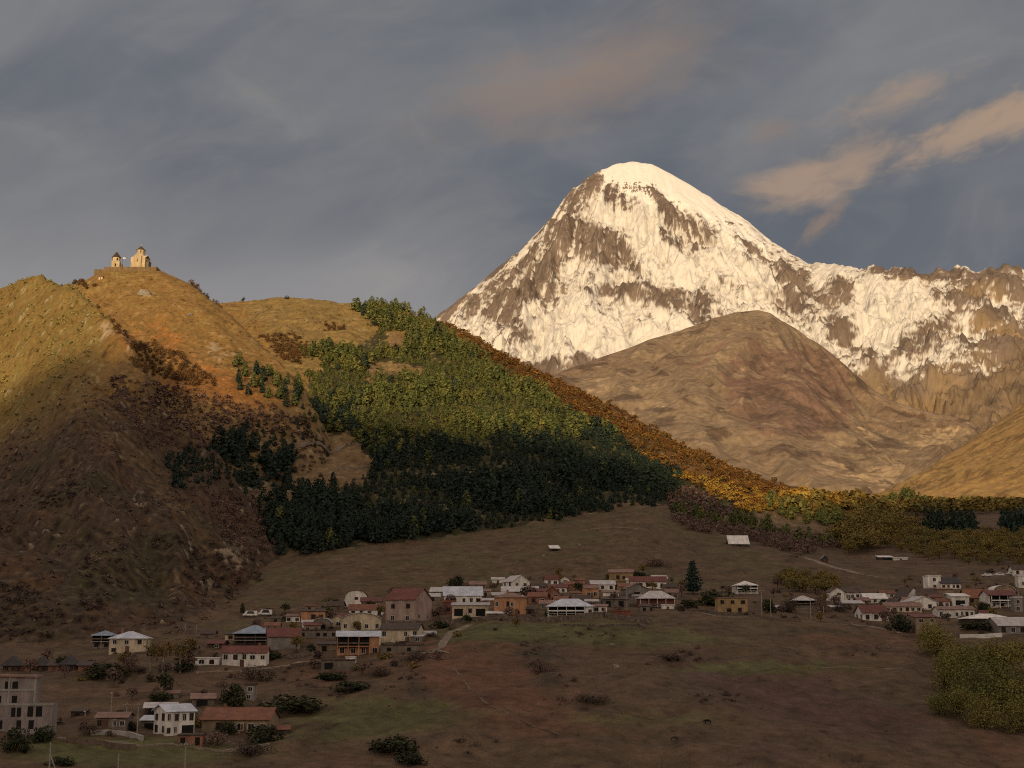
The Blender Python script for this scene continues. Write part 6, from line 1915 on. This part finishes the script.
def poles():
    utility_pole(48, 790, 46, 'pale concrete pole with a slanting brace near the bottom left', arms=False, brace=True)
    utility_pole(117, 790, 35, 'short pale post in the bottom left field', arms=False, cat='post', name='post')
    utility_pole(184, 790, 47, 'leaning looking pale pole in front of the hedge under the blue roofed house', arms=True)
    utility_pole(25, 752, 22, 'pale pole below the concrete block', arms=False)
    utility_pole(111, 714, 20, 'pale street lamp pole by the stone cottage', arms=False, lamp=True, cat='street lamp', name='street_lamp')
    utility_pole(126, 724, 21, 'pale pole between the stone cottage and the blue shed', arms=True)
    utility_pole(137, 735, 32, 'taller pole with crossarm at the corner of the blue shed')
    utility_pole(85, 716, 4, 'white lamp globe on a short stand left of the stone cottage', arms=False, lamp=True, cat='lamp', name='yard_lamp')
    utility_pole(762, 616, 26, 'tall pale pole right of the ochre block')
    utility_pole(771, 618, 20, 'slimmer pole to the right of the tall pale pole', arms=False)
    utility_pole(811, 620, 22, 'pale pole under the round edged pavilion roof', arms=False)
    utility_pole(824, 620, 14, 'short pale post right of the pavilion pole', arms=False, cat='post', name='post')
    utility_pole(627, 612, 26, 'pole with crossarm among the white and ochre row')
    utility_pole(810, 592, 8, 'thin mast behind the round edged pavilion', arms=True)
    for x, y, h, lab in ((372, 768, 15, 'dark wooden post under the lone slope thicket'), (662, 772, 14, 'left of two dark wooden posts at the bottom edge'), (690, 772, 15, 'right of two dark wooden posts at the bottom edge')):
        utility_pole(x, y, h, lab, arms=False, cat='post', name='wooden_post', pale=False, r=0.12)
    for x, y, h, lab in ((386, 630, 9, 'thin grey pole before the tall red roofed house'), (262, 640, 10, 'thin pole at the ridge of the blue hip roof'), (185, 634, 10, 'thin pole left of the blue hip roof house'), (196, 634, 9, 'short pole on the bank above the amber trees'),
                       (1019, 606, 30, 'tall grey pole at the right picture edge')):
        utility_pole(x, y, h, lab, arms=False)


poles()


def ribbon(name, pts, width, mat, lift=0.15, tall=0.0, label=None, cat=None, knd=None):
    """a strip or a low wall laid over the ground along picture points"""
    P = [spot(*q) for q in pts]
    Q = []
    for a, b in zip(P[:-1], P[1:]):
        n = max(1, int((b - a).length / 4.0))
        for i in range(n):
            Q.append(a.lerp(b, i / n))
    Q.append(P[-1])
    m = MB()
    rows = []
    for i, q in enumerate(Q):
        d = Q[min(i + 1, len(Q) - 1)] - Q[max(i - 1, 0)]
        n = Vector((-d.y, d.x, 0)).normalized() * width / 2
        j = 0.85 + 0.3 * random.random()
        l, r = q + n, q - n
        zl, zr = ground_z(l.x, l.y), ground_z(r.x, r.y)
        if tall:
            z = ground_z(q.x, q.y)
            rows.append([(l.x, l.y, z - 1.5), (r.x, r.y, z - 1.5), (r.x, r.y, z + tall * j), (l.x, l.y, z + tall * j)])
        else:
            zm = ground_z(q.x, q.y) + lift
            rows.append([(l.x, l.y, zm - 2.0), (r.x, r.y, zm - 2.0), (r.x, r.y, zm), (l.x, l.y, zm)])
    v = [c for r_ in rows for c in r_]
    f = []
    for i in range(len(rows) - 1):
        a, b = 4 * i, 4 * i + 4
        for k in range(4):
            f.append((a + k, b + k, b + (k + 1) % 4, a + (k + 1) % 4))
    f += [(0, 1, 2, 3), (len(v) - 1, len(v) - 2, len(v) - 3, len(v) - 4)]
    m.v, m.f = v, f
    o = m.build(name, mat)
    return tag(o, label, cat, None, knd)


M_TRACK = surf('pale_track', (.27, .215, .165), 0.95, 0.4, 0.4, 0.0, False)
random.seed(5)
ribbon('dirt_road', [(780, 553), (806, 558), (830, 566), (860, 574), (890, 578), (940, 579), (985, 578), (1040, 573)], 4.0, M_TRACK, knd='structure')
ribbon('forest_road', [(281, 444), (300, 446), (322, 447), (346, 444), (366, 446)], 5.0, M_TRACK, 0.6, knd='structure')
ribbon('forest_road', [(340, 468), (352, 469), (372, 468)], 5.0, M_TRACK, 0.6, knd='structure')
ribbon('forest_road', [(244, 488), (262, 490), (292, 492)], 5.0, M_TRACK, 0.6, knd='structure')
ribbon('footpath', [(820, 668), (860, 667), (905, 668), (925, 672)], 0.8, M_TRACK, 0.08, knd='structure')
M_PATH = surf('worn_path', (.165, .115, .078), 0.95, 0.5, 0.5, 0.0, False)
ribbon('footpath', [(452, 668), (468, 686), (484, 702), (512, 716), (560, 735)], 0.7, M_PATH, 0.08, knd='structure')
ribbon('village_lane', [(196, 672), (236, 671), (268, 668), (300, 662), (322, 660)], 2.4, M_TRACK, 0.15, knd='structure')
ribbon('village_lane', [(372, 658), (404, 656), (440, 648), (452, 632), (470, 625)], 2.4, M_TRACK, 0.15, knd='structure')
ribbon('village_lane', [(486, 605), (500, 606), (530, 606), (548, 602)], 2.4, M_TRACK, 0.15, knd='structure')
ribbon('village_lane', [(640, 609), (680, 612), (716, 616), (760, 618), (800, 621), (850, 624), (900, 633)], 2.4, M_TRACK, 0.15, knd='structure')
ribbon('village_lane', [(58, 738), (90, 741), (140, 746), (200, 748), (270, 744)], 2.6, M_TRACK, 0.15, knd='structure')
ribbon('plank_fence', [(66, 742), (100, 745), (136, 750)], 0.12, M_WOOD, 0, 1.0, 'plank fence along the lower lane before the stone cottage', 'fence')
ribbon('plank_fence', [(290, 668), (316, 665), (334, 674)], 0.12, M_WOOD, 0, 1.0, 'plank fence in front of the half buried stone shed', 'fence')
ribbon('plank_fence', [(410, 632), (428, 634), (440, 640)], 0.12, M_WOOD, 0, 1.1, 'plank fence right of the brown roofed house', 'fence')
ribbon('plank_fence', [(676, 610), (700, 613)], 0.12, M_WOOD, 0, 1.1, 'plank fence at the foot of the dark conifer', 'fence')
ribbon('plank_fence', [(866, 625), (884, 628), (896, 634)], 0.12, M_WOOD, 0, 1.1, 'plank fence in front of the bright red roofed white house', 'fence')
ribbon('plank_fence', [(188, 712), (200, 716)], 0.12, M_WOOD, 0, 1.1, 'plank fence beside the low grey roofed barn', 'fence')
ribbon('meadow_path', [(580, 531), (600, 528), (640, 529)], 3.0, M_TRACK, 0.2, knd='structure')
ribbon('stone_wall', [(440, 625), (470, 622), (500, 620), (540, 622), (575, 621)], 0.8, M_RUBBLE, 0, 1.6, 'rough stone wall along the terrace under the pinkish house', 'wall')
ribbon('stone_wall', [(576, 619), (605, 617), (628, 621), (652, 624)], 0.8, M_RUBBLE, 0, 1.5, 'stone wall curving right under the light blue hip roof', 'wall')
ribbon('stone_wall', [(560, 626), (600, 627), (640, 626), (646, 629)], 0.7, M_RUBBLE, 0, 0.7, 'low tumbled wall on the green terrace lip', 'wall')
ribbon('stone_wall', [(690, 612), (720, 615), (752, 615)], 0.6, M_RUBBLE, 0, 0.9, 'low wall from the conifer to the ochre block', 'wall')
ribbon('white_wall', [(960, 638), (980, 638), (1002, 637)], 0.5, M_WHITE, 0, 1.1, 'long low white wall under the pale metal roof', 'wall')
ribbon('stone_wall', [(260, 661), (290, 658), (318, 655)], 0.6, M_RUBBLE, 0, 1.0, 'stone bank wall right of the white villa', 'wall')
ribbon('stone_wall', [(90, 735), (110, 734), (130, 737), (142, 741)], 0.6, M_CONC, 0, 1.0, 'pale broken wall in front of the stone cottage', 'wall')
ribbon('plank_fence', [(268, 616), (290, 617), (306, 618)], 0.15, M_WOOD, 0, 1.0, 'plank fence right of the white vans', 'fence')
ribbon('plank_fence', [(752, 617), (775, 621), (800, 622)], 0.15, M_WOOD, 0, 1.0, 'plank fence running past the two poles', 'fence')
ribbon('plank_fence', [(172, 636), (190, 634), (206, 634)], 0.12, M_WOOD, 0, 0.9, 'plank fence on the bank left of the brown shed', 'fence')


def timber_pile():
    p = spot(432, 655)
    R = holder('timber_pile', (p.x, p.y, p.z), 8, 'untidy pile of dark timber and planks right of the stone basement', 'timber pile')
    rng = random.Random(3)
    for k in range(9):
        m = MB()
        x, y = rng.uniform(-4, 4), rng.uniform(-1, 1.5)
        d = Vector((rng.uniform(-2, 2), rng.uniform(-0.6, 0.6), rng.uniform(-0.1, 0.7)))
        z = 0.2 + 0.16 * k * rng.random()
        m.bar((x - d.x, y - d.y, z), (x + d.x, y + d.y, z + d.z), 0.13, 6)
        m.build('log' if k % 3 else 'plank', M_WOOD if k % 3 else M_CONC, R)


timber_pile()


def car(px, py, label, cat='car', long=4.3, tall=1.5, van=False, yaw=0, mat=None):
    p = spot(px, py)
    R = holder('parked_van' if van else 'parked_car', (p.x, p.y, p.z + 0.15), yaw, label, cat, 'white vehicles parked along the village roads')
    L, w = long / 2, 0.85
    prof = [(-L, .35), (-L, .85), (-L * .92, .95), (-L * .55, 1.0), (-L * .30, tall), (L * .55, tall), (L * .88, .98), (L, .92), (L, .35)] if not van else \
        [(-L, .35), (-L, .95), (-L * .80, 1.1), (-L * .55, tall), (L * .96, tall), (L, tall - .1), (L, .35)]
    n = len(prof)
    m = MB()
    ins = [0.0 if z < 1.05 else 0.12 for _, z in prof]
    m.solid([(x, -w + i, z) for (x, z), i in zip(prof, ins)] + [(x, w - i, z) for (x, z), i in zip(prof, ins)],
            [tuple(range(n - 1, -1, -1)), tuple(range(n, 2 * n))] + [(k, (k + 1) % n, n + (k + 1) % n, n + k) for k in range(n)])
    m.build('body', mat or M_WHITE, R, 0.05)
    m = MB()
    for sgn in (-1, 1):
        y0, y1 = sgn * (w + 0.012), sgn * (w - 0.09)
        a = [(-L * .45, y0, 1.02), (L * .70, y0, 1.02), (L * .50, y1, tall - .1), (-L * .26, y1, tall - .1)]
        b = [(x, y - sgn * 0.06, z) for x, y, z in a]
        m.solid(a + b, [(0, 1, 2, 3), (7, 6, 5, 4), (0, 4, 5, 1), (1, 5, 6, 2), (2, 6, 7, 3), (3, 7, 4, 0)])
    m.build('side_window', M_GLASS, R)
    for x in (-L * .62, L * .62):
        for sgn in (-1, 1):
            k = MB()
            k.bar((x, sgn * (w - 0.18), .33), (x, sgn * (w + 0.02), .33), .33, 12)
            wh = k.build('wheel', M_IRON, R)
            k = MB()
            k.bar((x, sgn * (w + 0.021), .33), (x, sgn * (w + 0.035), .33), .19, 10)
            k.build('rim', M_CONC, wh)
    for sgn in (-1, 1):
        k = MB()
        k.box(-L - .02, -L + .05, sgn * .6 - .15, sgn * .6 + .15, .62, .78)
        k.build('headlight', M_GLASS, R)


car(987, 577, 'left one of the white cars parked on the track at the right')
car(999, 576.5, 'middle white car parked on the track at the right')
car(1011, 575.5, 'white car nearest the right edge on the track', yaw=6)
car(250, 617, 'left white van on the grass at the foot of the spur', 'van', 5.0, 2.0, True)
car(265, 616, 'right white van beside the slim dark bush and fence', 'van', 5.0, 2.1, True, 4)


def calf(px, py, label, yaw, hgt, mat):
    """a small grazing animal grown as one skin over its bones"""
    p = spot(px, py)
    me = bpy.data.meshes.new('calf')
    s = hgt
    J = [((0.0, 0, .72), .20), ((.30, 0, .73), .19), ((.55, 0, .76), .17), ((.76, 0, .80), .11), ((.92, 0, .62), .085), ((1.06, 0, .42), .055), ((-.28, 0, .74), .19), ((-.52, 0, .76), .15), ((-.64, 0, .62), .025), ((-.67, 0, .36), .02)]
    E = [(0, 1), (1, 2), (2, 3), (3, 4), (4, 5), (0, 6), (6, 7), (7, 8), (8, 9)]
    for sx, root in ((.50, 2), (-.48, 7)):
        for sy in (-.13, .13):
            i = len(J)
            bk = -0.05 if sx > 0 else 0.08
            J += [((sx, sy, .52), .085), ((sx - bk, sy, .28), .05), ((sx, sy, .0), .04)]
            E += [(root, i), (i, i + 1), (i + 1, i + 2)]
    for sy in (-.08, .08):
        i = len(J)
        J.append(((.84, sy * 1.9, .78), .03))
        E.append((3, i))
    me.from_pydata([(a * s, b * s, c * s) for (a, b, c), _ in J], E, [])
    me.materials.append(mat)
    o = bpy.data.objects.new('calf', me)
    o.location = p
    o.rotation_euler = (0, 0, math.radians(yaw))
    COL.objects.link(o)
    o.modifiers.new('skin', 'SKIN')
    sk = me.skin_vertices[0].data
    for i, (_, r) in enumerate(J):
        sk[i].radius = (r * s * 1.35, r * s * 1.35)
    sk[0].use_root = True
    sub = o.modifiers.new('smooth', 'SUBSURF')
    sub.levels = sub.render_levels = 1
    tag(o, label, 'calf', 'calves grazing on the slope')


calf(708, 724, 'nearly black calf standing on the brown slope', 175, 1.0, surf('dark_hide', (.012, .010, .009), .8, .2))
calf(674, 741, 'brown calf grazing lower left of the black one', 10, 1.0, surf('brown_hide', (.07, .05, .035), .8, .2))


def boulders():
    rng = np.random.default_rng(51)
    M = surf('grey_boulder', (.30, .26, .21), .95, .5, .8, 0, False)
    for i, (x, y, r, lab) in enumerate(((616, 667, .9, 'pale boulder on the upper open slope'), (612, 645, .6, 'small pale stone near the terrace lip'), (543, 556, .7, 'pale stone below the lone hut on the meadow'), (144, 294, 4.5, 'large pale outcrop block on the church hill face'), (190, 315, 2.4, 'pale outcrop block right on the church hill face'),
                                        (579, 545, .8, 'pale boulder on the meadow above the village'), (820, 612, .7, 'white stone by the right hand fence'), (52, 733, .6, 'white stone at the foot of the concrete block'))):
        p = spot(x, y)
        bm = bmesh.new()
        bmesh.ops.create_icosphere(bm, subdivisions=2, radius=1.0)
        for v in bm.verts:
            k = 1 + 0.35 * rng.normal() * 0.5
            v.co = Vector((v.co.x * r * 1.2 * k, v.co.y * r * k, v.co.z * r * .8 * k))
        me = bpy.data.meshes.new('boulder')
        bm.to_mesh(me)
        bm.free()
        me.materials.append(M)
        o = bpy.data.objects.new('boulder', me)
        o.location = p
        COL.objects.link(o)
        tag(o, lab, 'boulder')


boulders()
